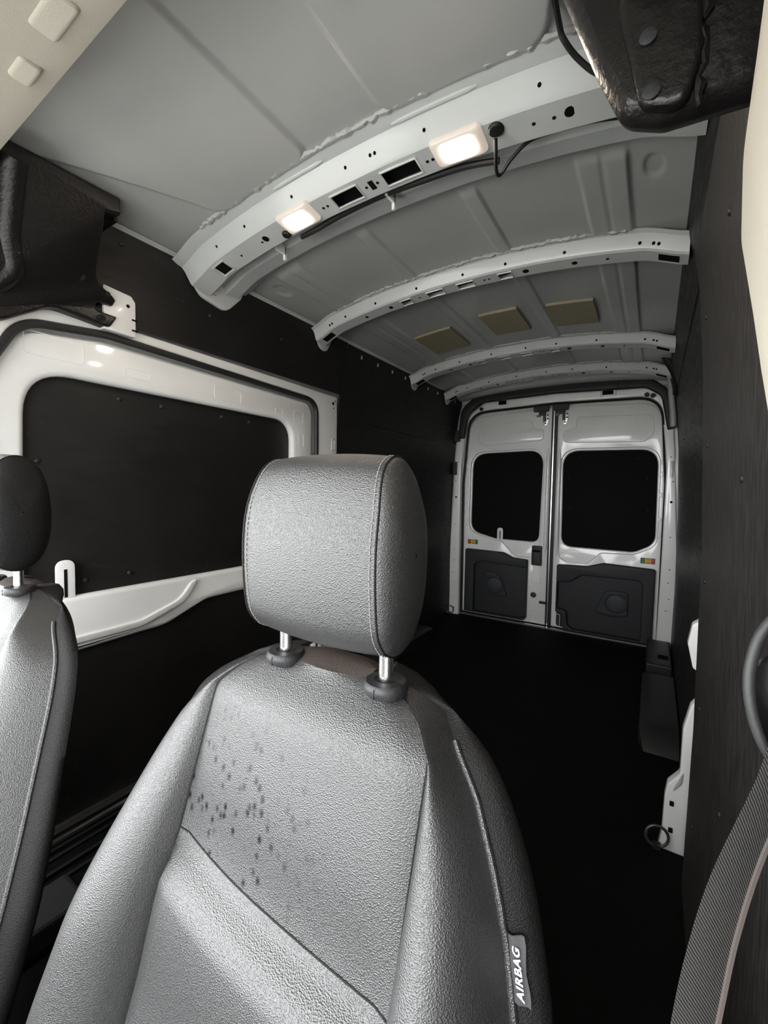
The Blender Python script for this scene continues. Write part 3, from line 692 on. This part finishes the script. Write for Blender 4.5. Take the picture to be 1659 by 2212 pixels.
for s in (-1, 1):
    a, b2 = sorted((s*0.93, s*0.97))
    cab.box(a, b2, -5.3, -3.48, -0.4, 0.64); cab.box(a, b2, -4.5, -3.48, 1.60, 2.2); cab.box(a, b2, -3.62, -3.42, 0.6, 1.65)
    if s > 0: cab.box(a, b2, -4.62, -3.5, 0.6, 1.65)        # added panel over most of the driver's window, keeps side light off the seats
    cab.add([(a,-5.42,0.64),(b2,-5.42,0.64),(b2,-5.32,0.64),(a,-5.32,0.64),(a,-4.45,1.62),(b2,-4.45,1.62),(b2,-4.35,1.62),(a,-4.35,1.62)], [(0,1,5,4),(1,2,6,5),(2,3,7,6),(3,0,4,7)])
wall_front = cab.build('wall_front', 'white', smooth=False); tag(wall_front, 'front cab shell with windscreen and side window openings', kind='structure')
MB().box(-0.93, 0.93, -5.38, -4.75, 0.45, 0.68).build('dashboard_top', 'cab_dark', wall_front, False)

# B-pillar trim at the right, cream
bp_lp = rpoly([(-3.40,1.72),(-3.30,1.60),(-3.238,1.54),(-3.262,1.43),(-3.36,1.32),(-3.41,1.26),(-3.46,1.205),(-3.50,1.10),(-3.66,1.05),(-3.70,1.72)], [.02,.05,.05,.06,.06,.1,.05,.02,.02,.02])
trim_6 = plate('trim_6', [bp_lp], -0.85, -0.80, 0.012, 'cream_hard', 'right'); tag(trim_6, 'cream plastic pillar trim beside the driver', kind='structure')
low = plate('trim_7', [rpoly([(-3.40,1.05),(-3.40,0.0),(-3.70,0.0),(-3.70,1.05)], .02)], -0.90, -0.845, 0.01, 'plastic', 'right'); tag(low, 'black lower pillar trim behind the seat belt', kind='structure')

# black bracket on the left pillar head (bends inwards towards the roof)
def bend(x, y, z):
    return (x + 0.165*sstep(1.74, 2.03, z), y, z)
lb = empty('pillar_head_cover', (-0.87, -3.25, 1.72)); tag(lb, 'black moulded bracket on the left pillar above the sliding door', 'bracket')
plate('bracket_body', [rpoly([(-3.55,2.035),(-3.165,2.045),(-3.162,2.0),(-3.205,1.985),(-3.20,1.95),(-3.185,1.83),(-3.125,1.805),(-3.112,1.795),(-3.118,1.778),(-3.165,1.775),(-3.172,1.75),(-3.10,1.748),(-3.125,1.705),(-3.20,1.712),(-3.288,1.718),(-3.40,1.64),(-3.55,1.60)],
      [0,.008,.004,.01,.03,.05,.01,.004,.004,.01,.01,.006,.02,.05,.08,.05,0])], -0.885, -0.828, 0.008, 'bracket', 'left', lb, bend)
plate('bracket_flange', [rpoly([(-0.70,-3.50),(-0.70,-3.165),(-0.80,-3.155),(-0.80,-3.50)], .008)], -2.045, -2.03, 0.004, 'bracket', 'top', lb)
MB().box(-0.80, -0.70, -3.168, -3.158, 1.99, 2.045).build('flange_end', 'bracket', lb, False)
for (x, y, z, r) in ((-0.690,-3.325,1.972,.014),(-0.792,-3.225,1.822,.014),(-0.826,-3.152,1.728,.011),(-0.81,-3.14,1.805,.008)):
    disc('fixing_plug', (x, y, z), (1,0,-0.55), r, 'plastic', lb, 0.006)
MB().tube(smooth_path([(-0.665,-3.42,2.0),(-0.71,-3.415,1.93),(-0.755,-3.41,1.84),(-0.785,-3.395,1.77),(-0.81,-3.43,1.72)]), 0.03, 10).build('bracket_rib', 'bracket', lb)

# black padded cover on the right pillar head
rc = empty('pillar_head_cover', (0.74, -3.2, 1.65)); tag(rc, 'black crinkled pillar cover hanging at the upper right, lit along its edge', 'bracket')
plate('cover_body', [rpoly([(0.545,2.02),(0.645,1.745),(0.678,1.668),(0.725,1.645),(0.86,1.636),(0.86,2.02)], [.0,.05,.045,.03,0,0])], 3.15, 3.205, 0.026, 'cover', 'rear', rc)
plate('cover_front', [rpoly([(0.665,2.0),(0.672,1.78),(0.70,1.66),(0.75,1.64),(0.765,1.70),(0.758,1.82),(0.762,2.0)], [0,.03,.03,.02,.03,.03,0])], 3.19, 3.213, 0.009, 'cover', 'rear', rc)
for (x, z) in ((0.706,1.735),(0.712,1.668)):
    disc('mesh_vent', (x, -3.2155, z), (0,-1,0), 0.010, 'lining', rc, 0.002)
rnd = random.Random(5)
pts = [(0.762+rnd.uniform(-.004,.004), -3.205, 1.80-0.165*k/14) for k in range(15)]
MB().tube(pts, [rnd.uniform(0.003,0.008) for _ in pts], 7).build('foam_seam', 'cover', rc)
cr = MB().tube(smooth_path([(0.66,-3.235,1.86),(0.705,-3.24,1.80),(0.73,-3.24,1.795),(0.765,-3.24,1.80),(0.80,-3.235,1.86)]), 0.018, 10).build('cream_piping', 'cream', headliner)

# ------------------------------------------------------------------ roof lamps, wiring, pads
def lamp(xc, label):
    p, n = bow_pt(P1, 5, 0.35, xc)
    e = empty('roof_lamp', p); tag(e, label, 'lamp', 'lamps on the front roof bow')
    sl = (bow_pt(P1, 5, 0.35, xc+0.05)[0] - bow_pt(P1, 5, 0.35, xc-0.05)[0]).normalized()
    yv = n.cross(sl).normalized()
    def blk(name, hx, hy, h0, h1, mat, rb, parent):
        lp = rect(-hx, hx, -hy, hy, rb, 5); v = []; nn = len(lp)
        lev = [(1.0, h0), (1.0, h0+(h1-h0)*0.55), (0.93, h0+(h1-h0)*0.88), (0.82, h1)]
        for s, h in lev: v += [p + sl*a*s + yv*b2*s + n*h for a, b2 in lp]
        f = [(i*nn+k, i*nn+(k+1) % nn, (i+1)*nn+(k+1) % nn, (i+1)*nn+k) for i in range(3) for k in range(nn)]
        f += [tuple(range(nn)), tuple(range(3*nn, 4*nn))]
        return mesh(name, v, f, mat, parent)
    blk('lamp_rim', 0.068, 0.040, -0.002, 0.012, 'lamp_rim', 0.014, e)
    blk('lamp_lens', 0.042, 0.027, 0.004, 0.0165, 'lamp', 0.012, e)
    return e
lamp(-0.268, 'lit clear roof lamp nearest the left wall on the front bow')
lamp(0.283, 'lit clear roof lamp nearest the right wall beside the dangling black cable')
def grommet(x, t, r, label):
    p, n = bow_pt(P1, 5, t, x)
    o = MB().lathe([(r*0.5,-0.006),(r,0.0),(r,0.004),(r*0.8,0.008),(r*0.02,0.009)], p, n, 20).build('rubber_grommet', 'rubber'); tag(o, label, 'grommet', 'grommets beside the lamps')
grommet(0.382, 0.25, 0.019, 'black rubber grommet beside the right roof lamp with a looped cable')
grommet(-0.352, 0.75, 0.016, 'black rubber grommet beside the left roof lamp')
def cable(pts, r, label, mat='rubber', name='cable'):
    o = MB().tube(smooth_path(pts), r, 8).build(name, mat); tag(o, label, 'cable'); return o
cable([(0.380,-2.818,2.02),(0.372,-2.79,2.005),(0.362,-2.755,1.995),(0.36,-2.728,1.998),(0.372,-2.725,2.008),(0.395,-2.735,2.022),(0.44,-2.742,2.042),(0.50,-2.742,2.040),(0.58,-2.738,2.030),(0.66,-2.73,2.012),(0.74,-2.72,1.99)], 0.0045, 'thin black cable looping from the right grommet towards the right wall')
cable([(0.36,-2.728,2.035),(0.27,-2.738,2.048),(0.15,-2.738,2.058),(0.0,-2.735,2.068),(-0.15,-2.735,2.062),(-0.25,-2.736,2.05),(-0.33,-2.735,2.045)], 0.008, 'black wiring loom running behind the two roof lamps')
cable([(0.544,-3.05,2.09),(0.546,-2.955,2.066),(0.553,-2.935,2.05),(0.575,-2.905,2.03),(0.61,-2.88,2.005),(0.67,-2.86,1.98)], 0.0055, 'black cable crossing the front roof panel above the right cover')
for x in (0.02, -0.45):
    tie = MB().box(x-0.004, x+0.004, -2.742, -2.695, roof_z(x,-2.72)-0.062, roof_z(x,-2.72)-0.03); tie.box(x-0.006, x+0.004, -2.70, -2.692, roof_z(x,-2.7)-0.08, roof_z(x,-2.7)-0.035)
    o = tie.build('cable_tie', 'white', None, False); tag(o, 'white cable tie under the middle of the front bow' if x > 0 else 'white cable tie near the left end of the front bow', 'cable tie')
for (x0, x1, y0, y1, lab) in ((-0.50,-0.275,-1.60,-1.285,'olive adhesive pad on the roof, leftmost of the three'),(-0.09,0.108,-1.65,-1.34,'olive adhesive pad on the roof, middle one of the three'),(0.245,0.457,-1.62,-1.325,'olive adhesive pad on the roof, rightmost of the three')):
    mb = MB(); n = 8; rows_b = []; rows_t = []
    for y in (y0, y1):
        rows_b.append([(x0+(x1-x0)*k/n, y, roof_z(x0+(x1-x0)*k/n, y)-0.014) for k in range(n+1)])
        rows_t.append([(x0+(x1-x0)*k/n, y, roof_z(x0+(x1-x0)*k/n, y)-0.001) for k in range(n+1)])
    mb.grid(rows_b); mb.grid(rows_t); mb.grid([rows_b[0], rows_t[0]]); mb.grid([rows_b[1], rows_t[1]])
    mb.grid([[r[0] for r in rows_b], [r[0] for r in rows_t]]); mb.grid([[r[-1] for r in rows_b], [r[-1] for r in rows_t]])
    o = mb.build('adhesive_pad', 'pad', None, True, 30); tag(o, lab, 'pad', 'pads stuck to the roof')
# loose black hose at the right rear roof corner
hz = [(0.758,-0.62,2.055),(0.785,-0.60,2.01),(0.815,-0.57,1.955),(0.832,-0.52,1.90),(0.838,-0.45,1.84)]
sp = smooth_path(hz); mb = MB().tube(sp, 0.026, 14, False)
mb.tube(sp, 0.022, 14, False)
o = mb.build('rubber_hose', 'rubber'); tag(o, 'cut black rubber hose at the right rear corner of the roof', 'hose')
MB().tube(smooth_path([(0.80,-0.18,2.0),(0.812,-0.17,1.88),(0.828,-0.16,1.74),(0.832,-0.155,1.66)]), [0.02]*18+[0.012], 10).build('pillar_drain_tube', 'roof', trim_3)

# lashing rings
def ring(c, r, nrm, label, wire=0.0045):
    nrm = Vector(nrm).normalized(); a = nrm.orthogonal().normalized(); b2 = nrm.cross(a); c = Vector(c)
    e = empty('lashing_ring', c); tag(e, label, 'ring', 'lashing rings')
    MB().tube([c + (a*math.cos(t*math.pi/10)+b2*math.sin(t*math.pi/10))*r for t in range(21)], wire, 8, False).build('ring', 'dark_steel', e)
    v = MB().box(c.x-0.012, c.x+0.012, c.y-0.01, c.y+0.014, c.z-r-0.008, c.z-r+0.006); v.build('ring_base', 'plastic', e, False)
ring((0.79,-2.225,0.048), 0.033, (0.25,-1,0.1), 'black wire lashing ring at the foot of the right body pillar')
ring((-0.865,-0.145,0.05), 0.034, (0.3,-1,0.1), 'wire lashing ring at the foot of the left rear pillar')
ring((-0.905,-0.118,0.33), 0.018, (0.1,-1,0.0), 'small wire hook high on the left rear pillar', 0.003)

# ------------------------------------------------------------------ front seats
WTAB = [(-0.2,0.25),(0.2,0.30),(0.40,0.318),(0.5,0.315),(0.6,0.295),(0.7,0.268),(0.75,0.255),(0.79,0.243),(0.83,0.224),(0.857,0.206),(0.88,0.188),(0.90,0.17),(0.915,0.152),(0.927,0.13),(0.935,0.105),(0.94,0.07)]
ZREF, YREF, KREC = 0.94, -3.455, 0.33
def seat(name, xs_, dy, mir, label, driver, dz=0.0):
    root = empty(name, (xs_, -3.62+dy, -0.30)); tag(root, label, 'seat', 'front seats')
    def W(x, y, z): return (xs_ + mir*x, y+dy, z+dz)
    def half(z, x=1.0): return half0(z) + (0.036*sstep(0.925, 0.83, z) if x < 0 else 0.0)
    def half0(z): return lerp_tab(WTAB, z) if z > 0.9 else (lerp_tab(WTAB, z-0.014)+lerp_tab(WTAB, z)+lerp_tab(WTAB, z+0.014))/3
    def seam(z): return min(0.172 + 0.006*sstep(0.7, 0.5, z), half(z)*0.97 - 0.002)
    def front(x, z):
        w, sx = half(z, x), seam(z); ax = abs(x)
        yb = YREF - KREC*(ZREF-z)
        top = 0.036*sstep(0.865, 0.948, z)**1.6         # roll back over the top
        bol = (0.072 if x < 0 else 0.058)*sstep(0.90, 0.60, z) + 0.004
        zc = 0.700 - 0.05*x - 0.35*x*x*(1 if x > 0 else 0)
        d_ = z - zc
        crease = (-0.012 + 0.030*sstep(0, -0.035, d_) - 0.008*sstep(-0.04, -0.16, d_)) if d_ <= 1e-6 else -0.012*math.exp(-(d_/0.07)**2)
        if ax <= sx:
            p = 0.014*(1-(ax/sx)**2) + crease*sstep(1.0, 0.92, ax/sx) - 0.007*math.exp(-((sx-ax)/0.006)**2)
        else:
            t = (ax-sx)/max(1e-4, w-sx)
            p = bol*math.sin(math.pi*min(1, t*0.98)**0.85)**0.75 if t < 1 else 0
            p -= 0.007*math.exp(-((ax-sx)/0.006)**2)
            p -= 0.058*t**4
        return yb - p + top
    def back(x, z):
        w = half(z, x); return YREF - KREC*(ZREF-z)*0.85 + 0.115 - 0.03*(abs(x)/w)**4 - 0.03*sstep(0.865, 0.948, z)**1.6
    # columns aligned to the seams
    ncI, ncB = 18, 14
    zrows = [-0.02+0.04*k for k in range(12)] + [0.46+0.012*k for k in range(19)] + [0.683, 0.689, 0.695, 0.701, 0.708] + [0.716+0.012*k for k in range(14)] + [0.882,0.891,0.90,0.908,0.915,0.922,0.927,0.932,0.935,0.938,0.94]
    zrows = sorted(set(round(z, 4) for z in zrows)); jc = zrows.index(0.695)
    def xcols(z):
        w, sx = half(z), seam(z); wl = half(z, -1)
        return [-wl + (wl-sx)*(k/ncB)**0.8 if k else -wl for k in range(ncB)] + [-sx + 2*sx*k/ncI for k in range(ncI+1)] + [w - (w-sx)*((ncB-1-k)/ncB)**0.8 for k in range(ncB)]
    NC = 2*ncB+ncI+1
    G = []
    for z in zrows:
        row = []
        for x in xcols(z):
            zz = z + (0.005 - 0.05*x - 0.35*x*x*(1 if x > 0 else 0))*max(0, 1-abs(z-0.695)/0.15)*(1 if abs(x) <= seam(z) else max(0, 1-(abs(x)-seam(z))/0.08))      # crease row runs slightly downhill
            row.append((x, front(x, zz), zz))
        G.append(row)
    def piece(nm, j0, j1, i0, i1, mat, lab=None):
        mb = MB().grid([[W(*G[j][i]) for i in range(i0, i1+1)] for j in range(j0, j1+1)])
        return mb.build(nm, mat, root, True, 70, lab)
    NR = len(zrows)
    piece('lower_insert', 0, jc, ncB, ncB+ncI, 'leather'); up = piece('upper_insert', jc, NR-1, ncB, ncB+ncI, 'leather_stain' if driver else 'leather')
    bl = piece('side_bolster', 0, NR-1, 0, ncB, 'leather'); br = piece('side_bolster', 0, NR-1, ncB+ncI, NC-1, 'leather')
    # rear shell, outer side strips and the rounded top
    BK = [[(x, back(x, z), z) for x in xcols(z)] for z in zrows]
    mb = MB().grid([[W(*p) for p in r] for r in BK])
    for i, s in ((0, -1), (NC-1, 1)):
        rows = []
        for t, o_ in ((0,0),(0.08,0.010),(0.22,0.021),(0.45,0.029),(0.7,0.029),(0.9,0.017),(1,0)):
            rows.append([W(G[j][i][0]+s*o_*(0.25+0.75*sstep(0.945,0.87,zrows[j])), G[j][i][1]*(1-t)+BK[j][i][1]*t, G[j][i][2]*(1-t)+BK[j][i][2]*t) for j in range(NR)])
        mb.grid(rows)
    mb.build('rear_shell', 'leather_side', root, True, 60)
    rows = []
    for t in (0,0.15,0.35,0.6,0.85,1):
        rows.append([W(G[-1][i][0], G[-1][i][1]*(1-t)+BK[-1][i][1]*t, G[-1][i][2]*(1-t)+BK[-1][i][2]*t + 0.006*math.sin(math.pi*t)) for i in range(NC)])
    MB().grid(rows).build('top_cap', 'leather_top', root, True, 60)
    # piping and stitching along the outer edges, seam welts
    for i, s in ((0, -1), (NC-1, 1)):
        js = [j for j in range(NR) if 0.30 < zrows[j] < 0.893]
        MB().tube([W(G[j][i][0]+s*0.001, G[j][i][1]-0.0015, G[j][i][2]) for j in js], 0.0038, 8).build('piping', 'leather', root)
        mb = MB(); path = smooth_path([W(G[j][i][0]+s*0.008, G[j][i][1]+0.008, G[j][i][2]) for j in js], 5)
        acc = 0.0
        for a, b2 in zip(path, path[1:]):
            acc += (b2-a).length
            if (acc % 0.0075) < 0.0052: mb.tube([a, b2], 0.0007, 4)
        mb.build('stitching', 'thread', root)['kind'] = 'stuff'
    for i in (ncB, ncB+ncI):
        MB().tube([W(G[j][i][0], G[j][i][1]-0.0002, G[j][i][2]) for j in range(10, NR)], 0.0016, 6).build('seam_welt', 'leather_side', root)
    MB().tube([W(G[jc][i][0], G[jc][i][1]+0.0005, G[jc][i][2]) for i in range(ncB, ncB+ncI+1)], 0.0016, 6).build('seam_welt', 'leather_side', root)
    # cross seam over the shoulders
    # head restraint
    HX = 0.103; hc = 0.012
    prof = [(-3.462,0.992),(-3.476,1.012),(-3.482,1.045),(-3.484,1.085),(-3.482,1.125),(-3.474,1.165),(-3.461,1.195),(-3.446,1.209),(-3.43,1.2135),(-3.412,1.209),(-3.394,1.19),(-3.382,1.15),(-3.377,1.10),(-3.38,1.05),(-3.392,1.012),(-3.41,0.99),(-3.43,0.982),(-3.447,0.984)]
    pr = smooth_path([(0, y, z) for y, z in prof] + [(0, *prof[0])], 3)[:-1]; pr = [(p.y, p.z) for p in pr]
    cy, cz = -3.43, 1.10
    hr = []
    ns = 14
    for k in range(ns+1):
        s = -1 + 2*k/ns; x = s*HX
        e = 1 - 0.012*abs(s)**3
        hr.append([W(hc + x*(1-0.07*sstep(1.14,1.215,z)), cy+(y-cy)*e - 0.004*(1-s*s)*(1 if y < cy else 0), cz+(z-cz)*e + 0.004*(1-s*s)*(1 if z > cz else -1)*min(1, abs(z-cz)/0.09)) for y, z in pr])
    hr = [r + [r[0]] for r in hr]
    pad = MB().grid(hr).build('head_restraint', 'leather', root, True, 60)
    for s, edge in ((-1, hr[0]), (1, hr[-1])):
        rows = []; x0 = hc + s*HX
        for q, o_ in ((1,0),(0.985,0.003),(0.94,0.007),(0.8,0.013),(0.55,0.018),(0.25,0.020),(0.02,0.0205)):
            rows.append([W(((p[0]-xs_)*mir)*q + x0*(1-q) + s*o_, cy+(p[1]-dy-cy)*q, cz+(p[2]-dz-cz)*q) for p in edge])
        MB().grid(rows).build('restraint_side', 'leather' if driver else 'leather_side', pad, True, 60)  # passenger restraint side takes the darker leather as painted shade
        MB().tube([(p[0]+mir*s*0.0005, p[1], p[2]) for p in edge], 0.0014, 6, False).build('seam_welt', 'leather_side', pad)
        mb = MB(); inner = hr[1] if s < 0 else hr[-2]
        path = [Vector(edge[i]).lerp(Vector(inner[i]), 0.42) for i in range(len(edge))]
        cc = Vector(W(0, cy, cz)); fine = []
        for a, b2 in zip(path, path[1:]):
            L = (b2-a).length; n = max(1, round(L/0.0062))
            for q in range(n):
                u0, u1 = a.lerp(b2, q/n), a.lerp(b2, (q+0.72)/n)
                o0 = Vector((0, u0.y-cc.y, u0.z-cc.z)).normalized()*0.0007
                mb.tube([u0+o0, u1+o0], 0.0006, 4)
        mb.build('stitching', 'thread', pad)['kind'] = 'stuff'
    for px in (-0.070, 0.096):
        yy = -3.427
        MB().tube([W(px, yy, 0.87), W(px, yy, 1.02)], 0.0088, 14).build('restraint_post', 'chrome', root)
        b0 = Vector(W(px, yy, 0.937))
        lp = []; g = MB()
        g.lathe([(0.022,-0.006),(0.0265,-0.003),(0.0275,0.002),(0.027,0.007),(0.024,0.0105),(0.014,0.0115),(0.010,0.009)], b0, (0,0.0,1), 22)
        gs = g.build('post_sleeve', 'plastic', root)
        MB().box(b0.x+0.0005, b0.x+0.0013, b0.y-0.0275, b0.y-0.02, b0.z-0.003, b0.z+0.008).build('sleeve_button_gap', 'hole', gs, False)
    # seat cushion and pedestal (below the frame)
    cu = MB(); rows = []
    for t, zz, sh in ((0,0.16,0.96),(0.2,0.14,1.0),(0.5,0.20,1.0),(0.8,0.27,0.99),(1,0.285,0.93)):
        rows.append([W(x*sh*0.265, y, zz) for x, y in rect(-1, 1, -4.10, -3.60, 0.12)])
    nn = len(rows[0]); vv = [p for r in rows for p in r]
    ff = [(i*nn+k, i*nn+(k+1) % nn, (i+1)*nn+(k+1) % nn, (i+1)*nn+k) for i in range(4) for k in range(nn)] + [tuple(range(nn)), tuple(range(4*nn, 5*nn))]
    mesh('seat_cushion', vv, ff, 'leather', root, True, 50)
    MB().box(xs_-0.21, xs_+0.21, -4.02+dy, -3.62+dy, -0.30, 0.16).build('seat_pedestal', 'plastic', root, False)
    MB().box(xs_-0.23, xs_+0.23, -3.72+dy, -3.56+dy, 0.05, 0.20).build('recliner_housing', 'plastic', root, False)
    if driver:   # woven tag sewn into the outboard piping
        j = min(range(NR), key=lambda q: abs(zrows[q]-0.80)); px_, py_, pz_ = G[j][NC-1]
        x0, y0, z1, z0 = px_+0.004, py_+0.004, 0.756, 0.712
        mb = MB(); rows = []
        for k in range(9):
            z = z0 + (z1-z0)*k/8; dxk = -0.006*(1-k/8)*0.2
            base = half(z)+0.003
            yb = front(half(z), z)
            rows.append([W(base+0.0155*q/6+ (0.001*math.sin(k*1.1)), yb - 0.002 - 0.002*math.sin(q*0.9), z + 0.003*(q/6)*(1 if k > 4 else -0.6)) for q in range(7)])
        mb.grid(rows); mb.grid([[(p[0], p[1]+0.0008, p[2]) for p in r] for r in rows])
        tg = mb.build('airbag_tag', 'tag', root, True, 60, 'small grey woven tag with white lettering')
        fc = bpy.data.curves.new('tmp', 'FONT'); fc.body = 'AIRBAG'; fc.size = 0.0092; fc.align_x = 'CENTER'; fc.align_y = 'CENTER'; fc.extrude = 0.0002; fc.space_character = 1.12; fc.offset = 0.00018
        fo = bpy.data.objects.new('tmp', fc); COL.objects.link(fo)
        dg = bpy.context.evaluated_depsgraph_get(); tm = bpy.data.meshes.new_from_object(fo.evaluated_get(dg)); bpy.data.objects.remove(fo)
        zc_ = (z0+z1)/2
        for vx in tm.vertices:
            z = zc_ + vx.co.x*1.0; w = half(z)
            vx.co = W(w+0.003+0.0088 - vx.co.y, front(w, z) - 0.0052 - vx.co.z, z)
        tm.name = 'tag_lettering'; link('tag_lettering', tm, 'tag_text', tg)
    return root
driver_seat = seat('front_seat', 0.378, 0.0, 1, 'black leather driver seat in the foreground with grey airbag tag', True)
pass_seat = seat('front_seat', -0.420, -0.10, -1, 'black leather passenger seat cut off by the left picture edge', False, 0.018)

# ------------------------------------------------------------------ driver's seat belt
sb = empty('seat_belt', (0.83, -3.42, 0.6)); tag(sb, 'dark woven seat belt with its black guide loop at the right edge', 'seat belt')
cl = smooth_path([(0.830,-3.445,1.03),(0.820,-3.452,0.985),(0.798,-3.455,0.905),(0.786,-3.452,0.83),(0.779,-3.45,0.76),(0.770,-3.45,0.66),(0.757,-3.45,0.52),(0.742,-3.46,0.30)], 8)
rows = [[], [], [], [], []]
wd = Vector((0.018, 0.021, 0.004))
for p in cl:
    for q, s in enumerate((-1, -0.5, 0, 0.5, 1)):
        rows[q].append(p + wd*s + Vector((0, -0.002*(1-s*s), 0)))
mb = MB().grid(rows); mb.grid([[p + Vector((0.0007, 0.0012, 0)) for p in r] for r in rows]); mb.grid([rows[0], [p + Vector((0.0007, 0.0012, 0)) for p in rows[0]]]); mb.grid([rows[4], [p + Vector((0.0007, 0.0012, 0)) for p in rows[4]]])
mb.build('belt_webbing', 'belt', sb, True, 60)
MB().tube([p + wd*1.0 for p in cl], 0.0028, 6).build('webbing_edge', 'belt_edge', sb)
MB().tube(smooth_path([(0.85,-3.44,1.12),(0.812,-3.44,1.085),(0.800,-3.445,1.05),(0.802,-3.45,1.015),(0.815,-3.452,0.985),(0.84,-3.45,0.965)]), 0.0038, 10).build('guide_loop', 'belt_loop', sb)
g = MB(); g.lathe([(0.012,-0.02),(0.034,-0.012),(0.042,0.0),(0.036,0.016),(0.015,0.024),(0.001,0.025)], (0.838,-3.43,1.02), (-0.75,-1,0.0), 20); g.build('guide_cover', 'gloss_black', sb)

bpy.context.view_layer.update()
